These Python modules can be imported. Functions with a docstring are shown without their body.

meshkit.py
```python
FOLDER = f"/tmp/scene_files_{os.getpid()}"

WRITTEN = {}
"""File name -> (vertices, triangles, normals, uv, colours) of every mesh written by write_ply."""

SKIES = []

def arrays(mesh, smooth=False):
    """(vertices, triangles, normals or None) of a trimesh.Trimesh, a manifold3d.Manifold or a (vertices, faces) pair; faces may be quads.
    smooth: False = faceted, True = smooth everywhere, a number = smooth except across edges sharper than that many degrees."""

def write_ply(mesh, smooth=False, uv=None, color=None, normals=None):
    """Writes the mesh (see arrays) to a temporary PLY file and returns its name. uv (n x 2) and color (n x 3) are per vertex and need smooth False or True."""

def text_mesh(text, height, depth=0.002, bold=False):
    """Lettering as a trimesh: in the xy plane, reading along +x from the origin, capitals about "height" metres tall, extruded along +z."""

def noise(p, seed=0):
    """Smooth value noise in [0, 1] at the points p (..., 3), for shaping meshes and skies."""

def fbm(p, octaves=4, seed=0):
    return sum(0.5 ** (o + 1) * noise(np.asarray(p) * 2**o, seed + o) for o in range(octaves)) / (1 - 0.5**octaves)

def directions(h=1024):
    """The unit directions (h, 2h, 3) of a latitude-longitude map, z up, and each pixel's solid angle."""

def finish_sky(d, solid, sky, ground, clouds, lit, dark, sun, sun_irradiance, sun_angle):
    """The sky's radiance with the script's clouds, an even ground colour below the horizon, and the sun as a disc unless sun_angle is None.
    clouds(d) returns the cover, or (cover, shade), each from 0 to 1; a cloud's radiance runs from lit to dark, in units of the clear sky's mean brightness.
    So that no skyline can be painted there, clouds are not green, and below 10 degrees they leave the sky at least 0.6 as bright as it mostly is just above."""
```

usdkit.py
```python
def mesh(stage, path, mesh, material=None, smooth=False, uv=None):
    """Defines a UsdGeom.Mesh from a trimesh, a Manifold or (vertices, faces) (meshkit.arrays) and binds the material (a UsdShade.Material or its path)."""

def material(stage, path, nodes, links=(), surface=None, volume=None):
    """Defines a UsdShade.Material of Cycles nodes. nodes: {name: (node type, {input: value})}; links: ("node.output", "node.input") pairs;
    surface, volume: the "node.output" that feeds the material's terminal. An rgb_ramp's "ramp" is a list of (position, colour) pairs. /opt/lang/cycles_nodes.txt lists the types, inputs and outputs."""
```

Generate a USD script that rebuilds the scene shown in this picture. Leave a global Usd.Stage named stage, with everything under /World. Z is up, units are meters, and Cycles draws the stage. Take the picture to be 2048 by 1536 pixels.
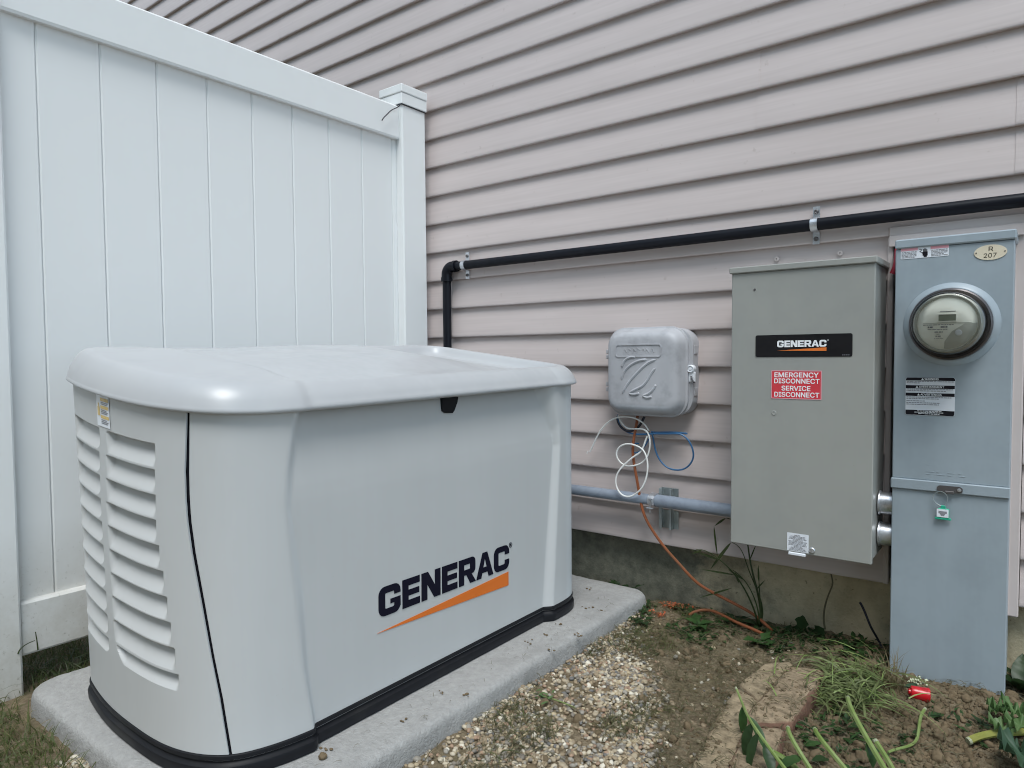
"""House side wall with a standby generator on a concrete pad, a transfer switch, a meter cabinet and a white vinyl fence."""
import math, random
import numpy as np, trimesh, manifold3d as m3, usdkit, meshkit
from pxr import Usd, UsdGeom, UsdLux, UsdShade, Sdf, Gf, Vt
from scipy.interpolate import splprep, splev, CubicSpline, PchipInterpolator
from shapely.geometry import Polygon, box as sbox, Point, LineString
from shapely.ops import unary_union
from shapely import affinity

stage = Usd.Stage.CreateInMemory()
UsdGeom.SetStageUpAxis(stage, 'Z'); UsdGeom.SetStageMetersPerUnit(stage, 1.0)
UsdGeom.Xform.Define(stage, '/World'); UsdGeom.Scope.Define(stage, '/World/Looks')
rng = np.random.default_rng(7)

# ------------------------------------------------------------------ camera, sky, sun, exposure
CAM = np.array([0.0, -2.0402, 0.8279]); YAW, PITCH, ROLL = 0.6596, -0.0416, -0.0079
cam = UsdGeom.Camera.Define(stage, '/World/camera')
cam.CreateHorizontalApertureAttr(36.0); cam.CreateVerticalApertureAttr(27.0); cam.CreateFocalLengthAttr(36.0 * 1371.12 / 2048)
cam.CreateClippingRangeAttr(Gf.Vec2f(0.03, 2000.0))
_cy, _sy, _cp, _sp, _cr, _sr = math.cos(YAW), math.sin(YAW), math.cos(PITCH), math.sin(PITCH), math.cos(ROLL), math.sin(ROLL)
_f = np.array([-_sy * _cp, _cy * _cp, _sp]); _r = np.array([_cy, _sy, 0.0]); _u = np.cross(_r, _f)
_r2, _u2 = _cr * _r + _sr * _u, -_sr * _r + _cr * _u
cam.AddTransformOp().Set(Gf.Matrix4d(*_r2, 0, *_u2, 0, *(-_f), 0, *CAM, 1))
cam.CreateExposureAttr(1.08)

SUN = np.array([0.30, -0.40, 0.98]); SUN /= np.linalg.norm(SUN)
SUN_EL, SUN_ROT = math.asin(SUN[2]), math.atan2(SUN[0], SUN[1])
dome = UsdLux.DomeLight.Define(stage, '/World/sky')
dome.GetPrim().SetCustomDataByKey('kind', 'structure')
sky_mat = usdkit.material(stage, '/World/Looks/overcast_sky', {
    'sky': ('sky_texture', {'sky_type': 'single_scattering', 'sun_disc': False, 'sun_elevation': SUN_EL, 'sun_rotation': SUN_ROT, 'altitude': 100.0}),
    'tc': ('texture_coordinate', {}), 'mp': ('mapping', {'scale': (1.0, 1.0, 2.2)}),
    'cn': ('noise_texture', {'scale': 1.6, 'detail': 5.0, 'roughness': 0.55}),
    'cr': ('rgb_ramp', {'ramp': [(0.0, (0.72,) * 3), (0.45, (0.85,) * 3), (0.75, (0.97,) * 3), (1.0, (1.0,) * 3)]}),
    'bw': ('rgb_to_bw', {}), 'tint': ('mix_color', {'blend_type': 'multiply', 'fac': 1.0, 'b': (1.09, 1.45, 1.74)}),
    'mx': ('mix_color', {'blend_type': 'mix'}), 'bg': ('background_shader', {'strength': 0.100})},
    [('tc.generated', 'mp.vector'), ('mp.vector', 'cn.vector'), ('cn.fac', 'cr.fac'), ('sky.color', 'bw.color'), ('bw.val', 'tint.a'),
     ('cr.color', 'mx.fac'), ('sky.color', 'mx.a'), ('tint.result', 'mx.b'), ('mx.result', 'bg.color')], surface='bg.background')
UsdShade.MaterialBindingAPI.Apply(dome.GetPrim()).Bind(sky_mat)
sun = UsdLux.DistantLight.Define(stage, '/World/sun')
sun.CreateNormalizeAttr(True); sun.CreateIntensityAttr(0.31); sun.CreateAngleAttr(26.0); sun.CreateColorAttr(Gf.Vec3f(1.0, 0.97, 0.93))
_z = SUN; _x = np.cross([0, 0, 1], _z); _x /= np.linalg.norm(_x); _y = np.cross(_z, _x)
sun.AddTransformOp().Set(Gf.Matrix4d(*_x, 0, *_y, 0, *_z, 0, 0, 0, 20, 1))

# ------------------------------------------------------------------ naming helpers
_used = {}
def numbered(parent, name):
    k = (parent, name); n = _used.get(k, 0); _used[k] = n + 1
    return parent + '/' + (name if n == 0 else f'{name}_{n:03d}')
def pathof(p): return '/World' if p is None else (p if isinstance(p, str) else str(p.GetPath()))
def tag(o, label=None, cat=None, group=None, kind=None):
    o = o.GetPrim() if hasattr(o, 'GetPrim') else o
    for k, v in (('label', label), ('category', cat), ('group', group), ('kind', kind)):
        if v: o.SetCustomDataByKey(k, v)
    return o
def obj(name, mesh, mat, parent=None, smooth=35, label=None, cat=None, group=None, kind=None):
    p = numbered(pathof(parent), name)
    if isinstance(mesh, list): mesh = cat_(mesh)
    base = pathof(parent)
    if base in ORIGIN:
        v, f, _ = meshkit.arrays(mesh); mesh = trimesh.Trimesh(v - ORIGIN[base], f, process=False)
    m = usdkit.mesh(stage, p, mesh, mat, smooth=smooth)
    if base in ORIGIN: ORIGIN[p] = ORIGIN[base]
    return tag(m, label, cat, group, kind)
ORIGIN = {}
def thing(name, label, cat, loc=(0, 0, 0), group=None, kind=None):
    x = UsdGeom.Xform.Define(stage, numbered('/World', name)); x.AddTranslateOp().Set(Gf.Vec3d(*map(float, loc)))
    ORIGIN[str(x.GetPath())] = np.asarray(loc, float)
    return tag(x, label, cat, group, kind)
def cat_(ms):
    vs, fs, n = [], [], 0
    for m in ms:
        v, f, _ = meshkit.arrays(m); vs.append(v); fs.append(f + n); n += len(v)
    return trimesh.Trimesh(np.vstack(vs), np.vstack(fs), process=False)

# ------------------------------------------------------------------ shape helpers
def cham(lo, hi, c=0.002):
    lo, hi = np.array(lo, float), np.array(hi, float); c = min(c, 0.45 * (hi - lo).min())
    pts = []
    for s in np.ndindex(2, 2, 2):
        p = np.where(s, hi, lo); d = np.where(s, -c, c)
        for a in range(3):
            q = p + d; q[a] = p[a]; pts.append(q)
    return trimesh.convex.convex_hull(np.array(pts))
def rnd(lo, hi, r, n=2):
    lo, hi = np.array(lo, float), np.array(hi, float); r = min(r, 0.49 * (hi - lo).min()); s = trimesh.creation.icosphere(n, r).vertices
    return trimesh.convex.convex_hull(np.vstack([s + np.where(k, hi - r, lo + r) for k in np.ndindex(2, 2, 2)]))
def spline(pts, n):
    pts = np.asarray(pts, float)
    d = np.r_[0, np.cumsum(np.linalg.norm(np.diff(pts, axis=0), axis=1))]
    return CubicSpline(d, pts)(np.linspace(0, d[-1], n)) if len(pts) > 2 else pts[0] + (pts[-1] - pts[0]) * np.linspace(0, 1, n)[:, None]
def tube(pts, r, sides=8, n=None, caps=True):
    p = spline(pts, n) if n else np.asarray(pts, float)
    t = np.gradient(p, axis=0); t /= np.linalg.norm(t, axis=1, keepdims=True) + 1e-12
    a = np.cross(t[0], [0, 0, 1.0] if abs(t[0][2]) < 0.9 else [1.0, 0, 0]); a /= np.linalg.norm(a); A = [a]
    for i in range(1, len(p)):
        a = A[-1] - t[i] * (A[-1] @ t[i]); A.append(a / (np.linalg.norm(a) + 1e-12))
    A = np.array(A); B = np.cross(t, A); ang = np.arange(sides) * 2 * np.pi / sides
    rr = np.asarray(r, float).reshape(-1); rr = np.interp(np.linspace(0, 1, len(p)), np.linspace(0, 1, len(rr)), rr) if len(rr) > 1 else np.full(len(p), rr[0])
    v = (p[:, None] + rr[:, None, None] * (np.cos(ang)[None, :, None] * A[:, None] + np.sin(ang)[None, :, None] * B[:, None])).reshape(-1, 3)
    i, j = np.meshgrid(np.arange(len(p) - 1), np.arange(sides), indexing='ij')
    q = np.stack([i * sides + j, i * sides + (j + 1) % sides, (i + 1) * sides + (j + 1) % sides, (i + 1) * sides + j], -1).reshape(-1, 4)
    f = np.vstack([q[:, [0, 1, 2]], q[:, [0, 2, 3]]])
    if caps:
        n0 = len(v); v = np.vstack([v, p[0], p[-1]]); k = np.arange(sides); e = (len(p) - 1) * sides
        f = np.vstack([f, np.stack([np.full(sides, n0), (k + 1) % sides, k], 1), np.stack([np.full(sides, n0 + 1), e + k, e + (k + 1) % sides], 1)])
    return trimesh.Trimesh(v, f, process=False)
def lathe_y(prof, cx, cz, n=64):
    """profile of (radius, y) turned about the axis through (cx, cz) along y; faces outward when y falls along the profile from outside in"""
    prof = np.asarray(prof, float); a = np.arange(n) * 2 * np.pi / n
    v = np.stack([cx + prof[:, :1] * np.cos(a), np.broadcast_to(prof[:, 1:], (len(prof), n)), cz + prof[:, :1] * np.sin(a)], -1).reshape(-1, 3)
    i, j = np.meshgrid(np.arange(len(prof) - 1), np.arange(n), indexing='ij')
    q = np.stack([i * n + j, i * n + (j + 1) % n, (i + 1) * n + (j + 1) % n, (i + 1) * n + j], -1).reshape(-1, 4)
    return trimesh.Trimesh(v, np.vstack([q[:, [0, 1, 2]], q[:, [0, 2, 3]]]), process=False)
def extr(poly, d):
    if poly.is_empty: return None
    gs = list(getattr(poly, 'geoms', [poly]))
    return trimesh.util.concatenate([trimesh.creation.extrude_polygon(g, d, engine='earcut') for g in gs if g.area > 1e-12])
def face_y(m, y):
    """a flat mesh drawn in xy and raised along +z, stood up as x, z on the plane y, raised towards -y"""
    v = np.array(m.vertices); w = np.stack([v[:, 0], y - v[:, 2], v[:, 1]], 1)
    return trimesh.Trimesh(w, np.array(m.faces), process=False)
def rrect(x0, z0, x1, z1, r):
    r = min(r, 0.49 * min(x1 - x0, z1 - z0)); return sbox(x0 + r, z0 + r, x1 - r, z1 - r).buffer(r, quad_segs=6) if r > 1e-6 else sbox(x0, z0, x1, z1)
def plate_y(x0, z0, x1, z1, y, d=0.001, r=0.0): return face_y(extr(rrect(x0, z0, x1, z1, r), d), y)
def text_y(s, x0, z0, h, y, width=None, bold=False, d=0.0006):
    m = meshkit.text_mesh(s, h, d, bold); v = np.array(m.vertices); lo, hi = v[:, 0].min(), v[:, 0].max()
    v[:, 0] = (v[:, 0] - lo) * ((width / (hi - lo)) if width else 1) + x0; v[:, 1] += z0
    return face_y(trimesh.Trimesh(v, m.faces, process=False), y)
def dashes_y(x0, x1, z, h, y, seed, d=0.0005):
    """a line of print too small to read: word-long strokes"""
    r = random.Random(seed); x, out = x0, []
    while x < x1 - 0.002:
        w = min(r.uniform(0.002, 0.008), x1 - x); out.append(cham((x, y - d, z), (x + w, y, z + h), 0.0)); x += w + 0.0012
    return out
def noisy(m, amp, scale, seed=0, it=2):
    m = m.subdivide() if it > 0 else m
    for _ in range(it - 1): m = m.subdivide()
    m.merge_vertices(); v = m.vertices; n = m.vertex_normals
    return trimesh.Trimesh(v + n * ((meshkit.fbm(v * scale, 4, seed) - 0.5) * 2 * amp)[:, None], m.faces, process=False)

# ------------------------------------------------------------------ materials
def mat(name, col, rough=0.5, var=0.06, scale=(8, 8, 8), bump=0.0, bscale=60.0, bdist=0.001, metal=0.0, coat=0.0, dirt=None, spec=0.5, dscale=5.0, dlo=0.52, dhi=0.72, detail=5.0, rvar=0.1, streak=0.0, specks=0.0):
    c = np.array(col, float)
    nodes = {'g': ('geometry', {}), 'mp': ('mapping', {'scale': tuple(map(float, scale))}), 'n': ('noise_texture', {'scale': 1.0, 'detail': detail, 'roughness': 0.6}),
             'r': ('rgb_ramp', {'ramp': [(0.25, tuple(c * (1 - var))), (0.75, tuple(np.minimum(c * (1 + var), 0.95)))]}),
             'p': ('principled_bsdf', {'roughness': rough, 'metallic': metal, 'coat_weight': coat, 'coat_roughness': 0.15, 'specular_ior_level': spec}),
             'rr': ('map_range', {'from_min': 0.3, 'from_max': 0.7, 'to_min': max(rough - rvar, 0.02), 'to_max': min(rough + rvar, 1.0)})}
    links = [('g.position', 'mp.vector'), ('mp.vector', 'n.vector'), ('n.fac', 'r.fac'), ('n.fac', 'rr.value'), ('rr.result', 'p.roughness')]
    last = 'r.color'
    if dirt is not None:
        nodes['dn'] = ('noise_texture', {'scale': dscale, 'detail': 7.0, 'roughness': 0.65})
        nodes['dr'] = ('rgb_ramp', {'ramp': [(dlo, (0, 0, 0)), (dhi, (1, 1, 1))]})
        nodes['dm'] = ('mix_color', {'blend_type': 'mix', 'b': tuple(dirt)})
        links += [('g.position', 'dn.vector'), ('dn.fac', 'dr.fac'), ('dr.color', 'dm.fac'), (last, 'dm.a')]; last = 'dm.result'
    if streak > 0:                                                   # rain-washed dust: faint runs down the paint
        nodes['sm'] = ('mapping', {'scale': (20.0, 20.0, 0.9)}); nodes['sn'] = ('noise_texture', {'scale': 1.0, 'detail': 5.0, 'roughness': 0.65})
        nodes['sr'] = ('rgb_ramp', {'ramp': [(0.42, (1, 1, 1)), (0.72, (1 - streak,) * 3)]}); nodes['sx'] = ('mix_color', {'blend_type': 'multiply', 'fac': 1.0})
        links += [('g.position', 'sm.vector'), ('sm.vector', 'sn.vector'), ('sn.fac', 'sr.fac'), ('sr.color', 'sx.b'), (last, 'sx.a')]; last = 'sx.result'
    if specks > 0:                                                   # scattered specks of dried mud
        nodes['kn'] = ('noise_texture', {'scale': 120.0, 'detail': 3.0, 'roughness': 0.6}); nodes['kr'] = ('rgb_ramp', {'ramp': [(0.72, (0, 0, 0)), (0.76, (1, 1, 1))]})
        nodes['kl'] = ('noise_texture', {'scale': 5.0, 'detail': 2.0}); nodes['kq'] = ('rgb_ramp', {'ramp': [(0.5, (0, 0, 0)), (0.7, (specks,) * 3)]}); nodes['kf'] = ('math', {'math_type': 'multiply'}); nodes['kx'] = ('mix_color', {'blend_type': 'mix', 'b': (0.20, 0.165, 0.12)})
        links += [('g.position', 'kn.vector'), ('g.position', 'kl.vector'), ('kn.fac', 'kr.fac'), ('kl.fac', 'kq.fac'), ('kr.color', 'kf.value1'), ('kq.color', 'kf.value2'), ('kf.value', 'kx.fac'), (last, 'kx.a')]; last = 'kx.result'
    links.append((last, 'p.base_color'))
    if bump > 0:
        nodes['bn'] = ('noise_texture', {'scale': bscale, 'detail': 4.0, 'roughness': 0.6}); nodes['b'] = ('bump', {'strength': bump, 'distance': bdist})
        links += [('g.position', 'bn.vector'), ('bn.fac', 'b.height'), ('b.normal', 'p.normal')]
    return usdkit.material(stage, '/World/Looks/' + name, nodes, links, surface='p.BSDF')

M = {}
# vinyl siding: dusty mauve-grey with fine woodgrain running along the boards
M['siding'] = usdkit.material(stage, '/World/Looks/siding_vinyl', {
    'g': ('geometry', {}), 'm1': ('mapping', {'scale': (3.0, 40.0, 110.0)}), 'n1': ('noise_texture', {'scale': 1.0, 'detail': 4.0, 'roughness': 0.6}),
    'm2': ('mapping', {'scale': (1.3, 1.3, 3.0)}), 'n2': ('noise_texture', {'scale': 1.0, 'detail': 5.0}),
    'r': ('rgb_ramp', {'ramp': [(0.3, (0.525, 0.458, 0.440)), (0.7, (0.575, 0.502, 0.485))]}),
    'r2': ('rgb_ramp', {'ramp': [(0.35, (0.965, 0.96, 0.958)), (0.65, (1.0, 1.0, 1.0))]}),
    'mu': ('mix_color', {'blend_type': 'multiply', 'fac': 1.0}),
    'n3': ('noise_texture', {'scale': 38.0, 'detail': 3.0}), 'r3': ('rgb_ramp', {'ramp': [(0.70, (1, 1, 1)), (0.78, (0.72, 0.68, 0.64))]}), 'mu3': ('mix_color', {'blend_type': 'multiply', 'fac': 0.5}),
    'b': ('bump', {'strength': 0.22, 'distance': 0.0010}), 'p': ('principled_bsdf', {'roughness': 0.42, 'specular_ior_level': 0.4})},
    [('g.position', 'm1.vector'), ('m1.vector', 'n1.vector'), ('g.position', 'm2.vector'), ('m2.vector', 'n2.vector'), ('n1.fac', 'r.fac'), ('n2.fac', 'r2.fac'),
     ('r.color', 'mu.a'), ('r2.color', 'mu.b'), ('g.position', 'n3.vector'), ('n3.fac', 'r3.fac'), ('mu.result', 'mu3.a'), ('r3.color', 'mu3.b'), ('mu3.result', 'p.base_color'), ('n1.fac', 'b.height'), ('b.normal', 'p.normal')], surface='p.BSDF')
M['far_siding'] = mat('neighbour_siding', (0.36, 0.33, 0.29), 0.5, 0.05)
M['far_glass'] = mat('neighbour_window', (0.03, 0.035, 0.04), 0.08, 0.0)
M['far_roof'] = mat('neighbour_roof', (0.07, 0.065, 0.06), 0.9, 0.2)
M['trim'] = mat('siding_trim', (0.55, 0.485, 0.465), 0.45, 0.03)
# white fence vinyl; splashed earth clings to the foot of the fence (stain keyed to height above the ground)
M['vinyl'] = usdkit.material(stage, '/World/Looks/white_vinyl', {
    'g': ('geometry', {}), 's': ('separate_xyz', {}), 'n': ('noise_texture', {'scale': 9.0, 'detail': 8.0, 'roughness': 0.75}), 'nf': ('noise_texture', {'scale': 90.0, 'detail': 5.0, 'roughness': 0.7}),
    'h': ('map_range', {'from_min': 0.0, 'from_max': 0.42, 'to_min': 0.75, 'to_max': 0.0, 'clamp': True}),
    'm': ('math', {'math_type': 'multiply'}), 'm2': ('math', {'math_type': 'multiply', 'value2': 1.9, 'use_clamp': True}),
    'mix': ('mix_color', {'blend_type': 'mix', 'a': (0.78, 0.785, 0.775), 'b': (0.36, 0.32, 0.25)}),
    'sp': ('rgb_ramp', {'ramp': [(0.60, (0, 0, 0)), (0.70, (1, 1, 1))]}), 'spm': ('math', {'math_type': 'multiply'}), 'mix2': ('mix_color', {'blend_type': 'mix', 'b': (0.26, 0.23, 0.18)}),
    'nb': ('noise_texture', {'scale': 5.0, 'detail': 2.0}), 'b': ('bump', {'strength': 0.12, 'distance': 0.004}),
    'p': ('principled_bsdf', {'roughness': 0.38, 'specular_ior_level': 0.45})},
    [('g.position', 's.vector'), ('g.position', 'n.vector'), ('g.position', 'nf.vector'), ('s.z', 'h.value'), ('h.result', 'm.value1'), ('n.fac', 'm.value2'), ('m.value', 'm2.value1'),
     ('m2.value', 'mix.fac'), ('nf.fac', 'sp.fac'), ('sp.color', 'spm.value1'), ('h.result', 'spm.value2'), ('mix.result', 'mix2.a'), ('spm.value', 'mix2.fac'), ('mix2.result', 'p.base_color'), ('g.position', 'nb.vector'), ('nb.fac', 'b.height'), ('b.normal', 'p.normal')], surface='p.BSDF')
M['gen'] = mat('generator_paint', (0.515, 0.522, 0.52), 0.50, 0.02, (3, 3, 3), bump=0.09, bscale=420, bdist=0.0007, dirt=(0.495, 0.502, 0.495), dscale=2.2, dlo=0.62, dhi=0.9, spec=0.45, streak=0.022, specks=0.5)
M['genlid'] = mat('generator_lid_paint', (0.43, 0.435, 0.445), 0.33, 0.02, (3, 3, 3), bump=0.08, bscale=420, bdist=0.0007, spec=0.5, dirt=(0.47, 0.475, 0.475), dscale=6.0, dlo=0.50, dhi=0.9, specks=0.35)
M['black_plastic'] = mat('black_plastic', (0.010, 0.0105, 0.013), 0.5, 0.1, bump=0.15, bscale=300, dirt=(0.026, 0.025, 0.024), dscale=7, dlo=0.55, dhi=0.85, spec=0.2)
M['seam'] = mat('dark_seam', (0.004, 0.004, 0.008), 0.7, 0.0, spec=0.2)
M['logo_black'] = mat('logo_black', (0.006, 0.006, 0.016), 0.5, 0.0, spec=0.15)
M['orange'] = mat('logo_orange', (0.72, 0.17, 0.025), 0.4, 0.02)
M['white_ink'] = mat('white_ink', (0.82, 0.83, 0.84), 0.45, 0.02)
M['sticker'] = mat('sticker_white', (0.74, 0.76, 0.80), 0.35, 0.03)
M['sticker_black'] = mat('sticker_black', (0.010, 0.009, 0.013), 0.4, 0.05, spec=0.25)
M['print_grey'] = mat('print_grey', (0.22, 0.22, 0.24), 0.5, 0.1)
M['sticker_red'] = mat('sticker_red', (0.62, 0.045, 0.06), 0.38, 0.06)
M['sticker_pink'] = mat('sticker_pink', (0.70, 0.33, 0.38), 0.4, 0.05)
M['sticker_yellow'] = mat('sticker_yellow', (0.62, 0.44, 0.14), 0.4, 0.1)
M['plate_black'] = mat('nameplate_black', (0.010, 0.009, 0.010), 0.36, 0.15, spec=0.25)
M['switch_grey'] = mat('switch_grey', (0.325, 0.325, 0.30), 0.40, 0.02, bump=0.12, bscale=500, bdist=0.0005, spec=0.45, dirt=(0.275, 0.28, 0.265), dscale=3.0, dlo=0.48, dhi=0.80, streak=0.030, specks=0.35)
M['meter_grey'] = mat('meter_grey', (0.315, 0.365, 0.40), 0.36, 0.035, (5, 5, 3), bump=0.10, bscale=260, bdist=0.0006, dirt=(0.26, 0.305, 0.335), dscale=6, dlo=0.46, dhi=0.80, spec=0.5, streak=0.06, specks=0.5)
M['cable_box'] = mat('cable_box_plastic', (0.42, 0.42, 0.44), 0.48, 0.10, (9, 9, 5), bump=0.12, bscale=200, dirt=(0.22, 0.22, 0.235), dscale=9, dlo=0.50, dhi=0.80)
M['black_pipe'] = mat('black_pipe_paint', (0.007, 0.0075, 0.011), 0.38, 0.1, bump=0.1, bscale=200, spec=0.20)
M['galv'] = mat('galvanised_steel', (0.62, 0.63, 0.66), 0.36, 0.16, (30, 30, 30), metal=0.9, bump=0.2, bscale=150)
M['galv_dull'] = mat('dull_galvanised_steel', (0.38, 0.42, 0.42), 0.5, 0.2, (30, 30, 30), metal=0.75, bump=0.2, bscale=150)
M['screw'] = mat('screw_steel', (0.14, 0.13, 0.13), 0.45, 0.2, metal=0.8)
M['pvc'] = mat('grey_pvc', (0.235, 0.27, 0.325), 0.35, 0.06, (12, 12, 12), dirt=(0.16, 0.18, 0.23), dscale=14)
M['brass'] = mat('anodised_tag', (0.74, 0.65, 0.50), 0.38, 0.05, metal=0.1)
M['tag_black'] = mat('tag_lettering', (0.03, 0.025, 0.02), 0.5, 0.0)
M['green_seal'] = mat('green_seal_plastic', (0.02, 0.36, 0.22), 0.35, 0.06)
M['wire_white'] = mat('white_wire', (0.78, 0.78, 0.75), 0.4, 0.04)
M['wire_blue'] = mat('blue_wire', (0.03, 0.12, 0.26), 0.4, 0.08)
M['wire_black'] = mat('black_wire', (0.012, 0.012, 0.02), 0.4, 0.08)
M['wire_orange'] = mat('orange_cable', (0.25, 0.078, 0.030), 0.45, 0.10, (20, 20, 20), dirt=(0.20, 0.085, 0.04), dscale=12)
M['red_cap'] = mat('red_plastic', (0.50, 0.008, 0.016), 0.25, 0.04, dirt=(0.28, 0.04, 0.03), dscale=40, dlo=0.6)
M['red_strap'] = mat('red_strap', (0.30, 0.02, 0.04), 0.5, 0.06)
M['concrete'] = mat('pad_concrete', (0.34, 0.335, 0.325), 0.85, 0.15, (80, 80, 80), bump=0.85, bscale=170, bdist=0.0045, dirt=(0.25, 0.245, 0.235), dscale=4.0, dlo=0.50, dhi=0.75, spec=0.2, detail=8)
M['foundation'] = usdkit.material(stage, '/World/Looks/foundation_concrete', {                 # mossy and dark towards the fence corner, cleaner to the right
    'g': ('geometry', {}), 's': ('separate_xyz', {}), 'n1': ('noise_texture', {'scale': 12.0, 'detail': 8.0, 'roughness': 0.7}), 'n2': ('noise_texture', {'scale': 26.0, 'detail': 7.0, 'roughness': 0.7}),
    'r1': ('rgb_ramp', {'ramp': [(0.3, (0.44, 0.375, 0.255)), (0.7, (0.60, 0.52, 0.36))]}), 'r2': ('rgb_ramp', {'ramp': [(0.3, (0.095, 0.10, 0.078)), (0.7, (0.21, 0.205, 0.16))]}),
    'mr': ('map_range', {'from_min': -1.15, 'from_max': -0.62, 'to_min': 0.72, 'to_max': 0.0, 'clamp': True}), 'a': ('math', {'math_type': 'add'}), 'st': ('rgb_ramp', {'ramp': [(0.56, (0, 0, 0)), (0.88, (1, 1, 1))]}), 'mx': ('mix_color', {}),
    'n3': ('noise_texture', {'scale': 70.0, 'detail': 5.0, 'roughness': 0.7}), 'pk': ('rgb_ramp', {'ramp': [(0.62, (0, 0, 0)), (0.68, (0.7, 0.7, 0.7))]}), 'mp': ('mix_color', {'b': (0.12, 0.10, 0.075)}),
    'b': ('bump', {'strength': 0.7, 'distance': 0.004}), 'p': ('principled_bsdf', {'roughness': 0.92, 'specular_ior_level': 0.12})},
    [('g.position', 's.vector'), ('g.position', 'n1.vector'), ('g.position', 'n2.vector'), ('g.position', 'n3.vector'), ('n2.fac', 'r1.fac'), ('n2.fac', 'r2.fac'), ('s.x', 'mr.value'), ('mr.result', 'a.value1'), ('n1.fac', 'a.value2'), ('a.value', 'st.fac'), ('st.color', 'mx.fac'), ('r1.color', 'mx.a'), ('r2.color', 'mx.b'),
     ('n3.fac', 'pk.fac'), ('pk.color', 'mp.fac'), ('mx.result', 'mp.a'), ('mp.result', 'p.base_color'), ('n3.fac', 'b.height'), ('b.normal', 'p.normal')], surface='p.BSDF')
M['sheathing'] = mat('sheathing', (0.12, 0.11, 0.10), 0.9, 0.1)
def stonemat(name, red, tan, lo, hi):
    """a fired-clay or cast stone whose top carries trodden-in earth: the dust lies where the surface faces up"""
    return usdkit.material(stage, '/World/Looks/' + name, {'g': ('geometry', {}), 's': ('separate_xyz', {}), 'n1': ('noise_texture', {'scale': 45.0, 'detail': 8.0, 'roughness': 0.7}), 'n2': ('noise_texture', {'scale': 14.0, 'detail': 7.0, 'roughness': 0.65}),
        'r1': ('rgb_ramp', {'ramp': [(0.3, tuple(np.array(red) * 0.6)), (0.7, tuple(np.array(red) * 1.35))]}), 'r2': ('rgb_ramp', {'ramp': [(0.28, tuple(np.array(tan) * 0.45)), (0.5, tan), (0.72, tuple(np.array(tan) * 1.45))]}),
        'ns': ('math', {'math_type': 'multiply', 'value2': 0.55}), 'a': ('math', {'math_type': 'add'}), 'mr': ('map_range', {'from_min': lo, 'from_max': hi, 'to_min': 0.0, 'to_max': 1.0, 'clamp': True}), 'mx': ('mix_color', {}),
        'b': ('bump', {'strength': 0.9, 'distance': 0.004}), 'p': ('principled_bsdf', {'roughness': 0.92, 'specular_ior_level': 0.12})},
        [('g.normal', 's.vector'), ('g.position', 'n1.vector'), ('g.position', 'n2.vector'), ('n1.fac', 'r1.fac'), ('n1.fac', 'r2.fac'), ('n2.fac', 'ns.value1'), ('s.z', 'a.value1'), ('ns.value', 'a.value2'), ('a.value', 'mr.value'), ('mr.result', 'mx.fac'),
         ('r1.color', 'mx.a'), ('r2.color', 'mx.b'), ('mx.result', 'p.base_color'), ('n1.fac', 'b.height'), ('b.normal', 'p.normal')], surface='p.BSDF')
M['stone'] = stonemat('edging_stone', (0.20, 0.15, 0.10), (0.26, 0.205, 0.135), 0.7, 1.0)
M['stone_red'] = stonemat('red_edging_stone', (0.155, 0.088, 0.062), (0.255, 0.195, 0.13), 0.92, 1.14)
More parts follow.
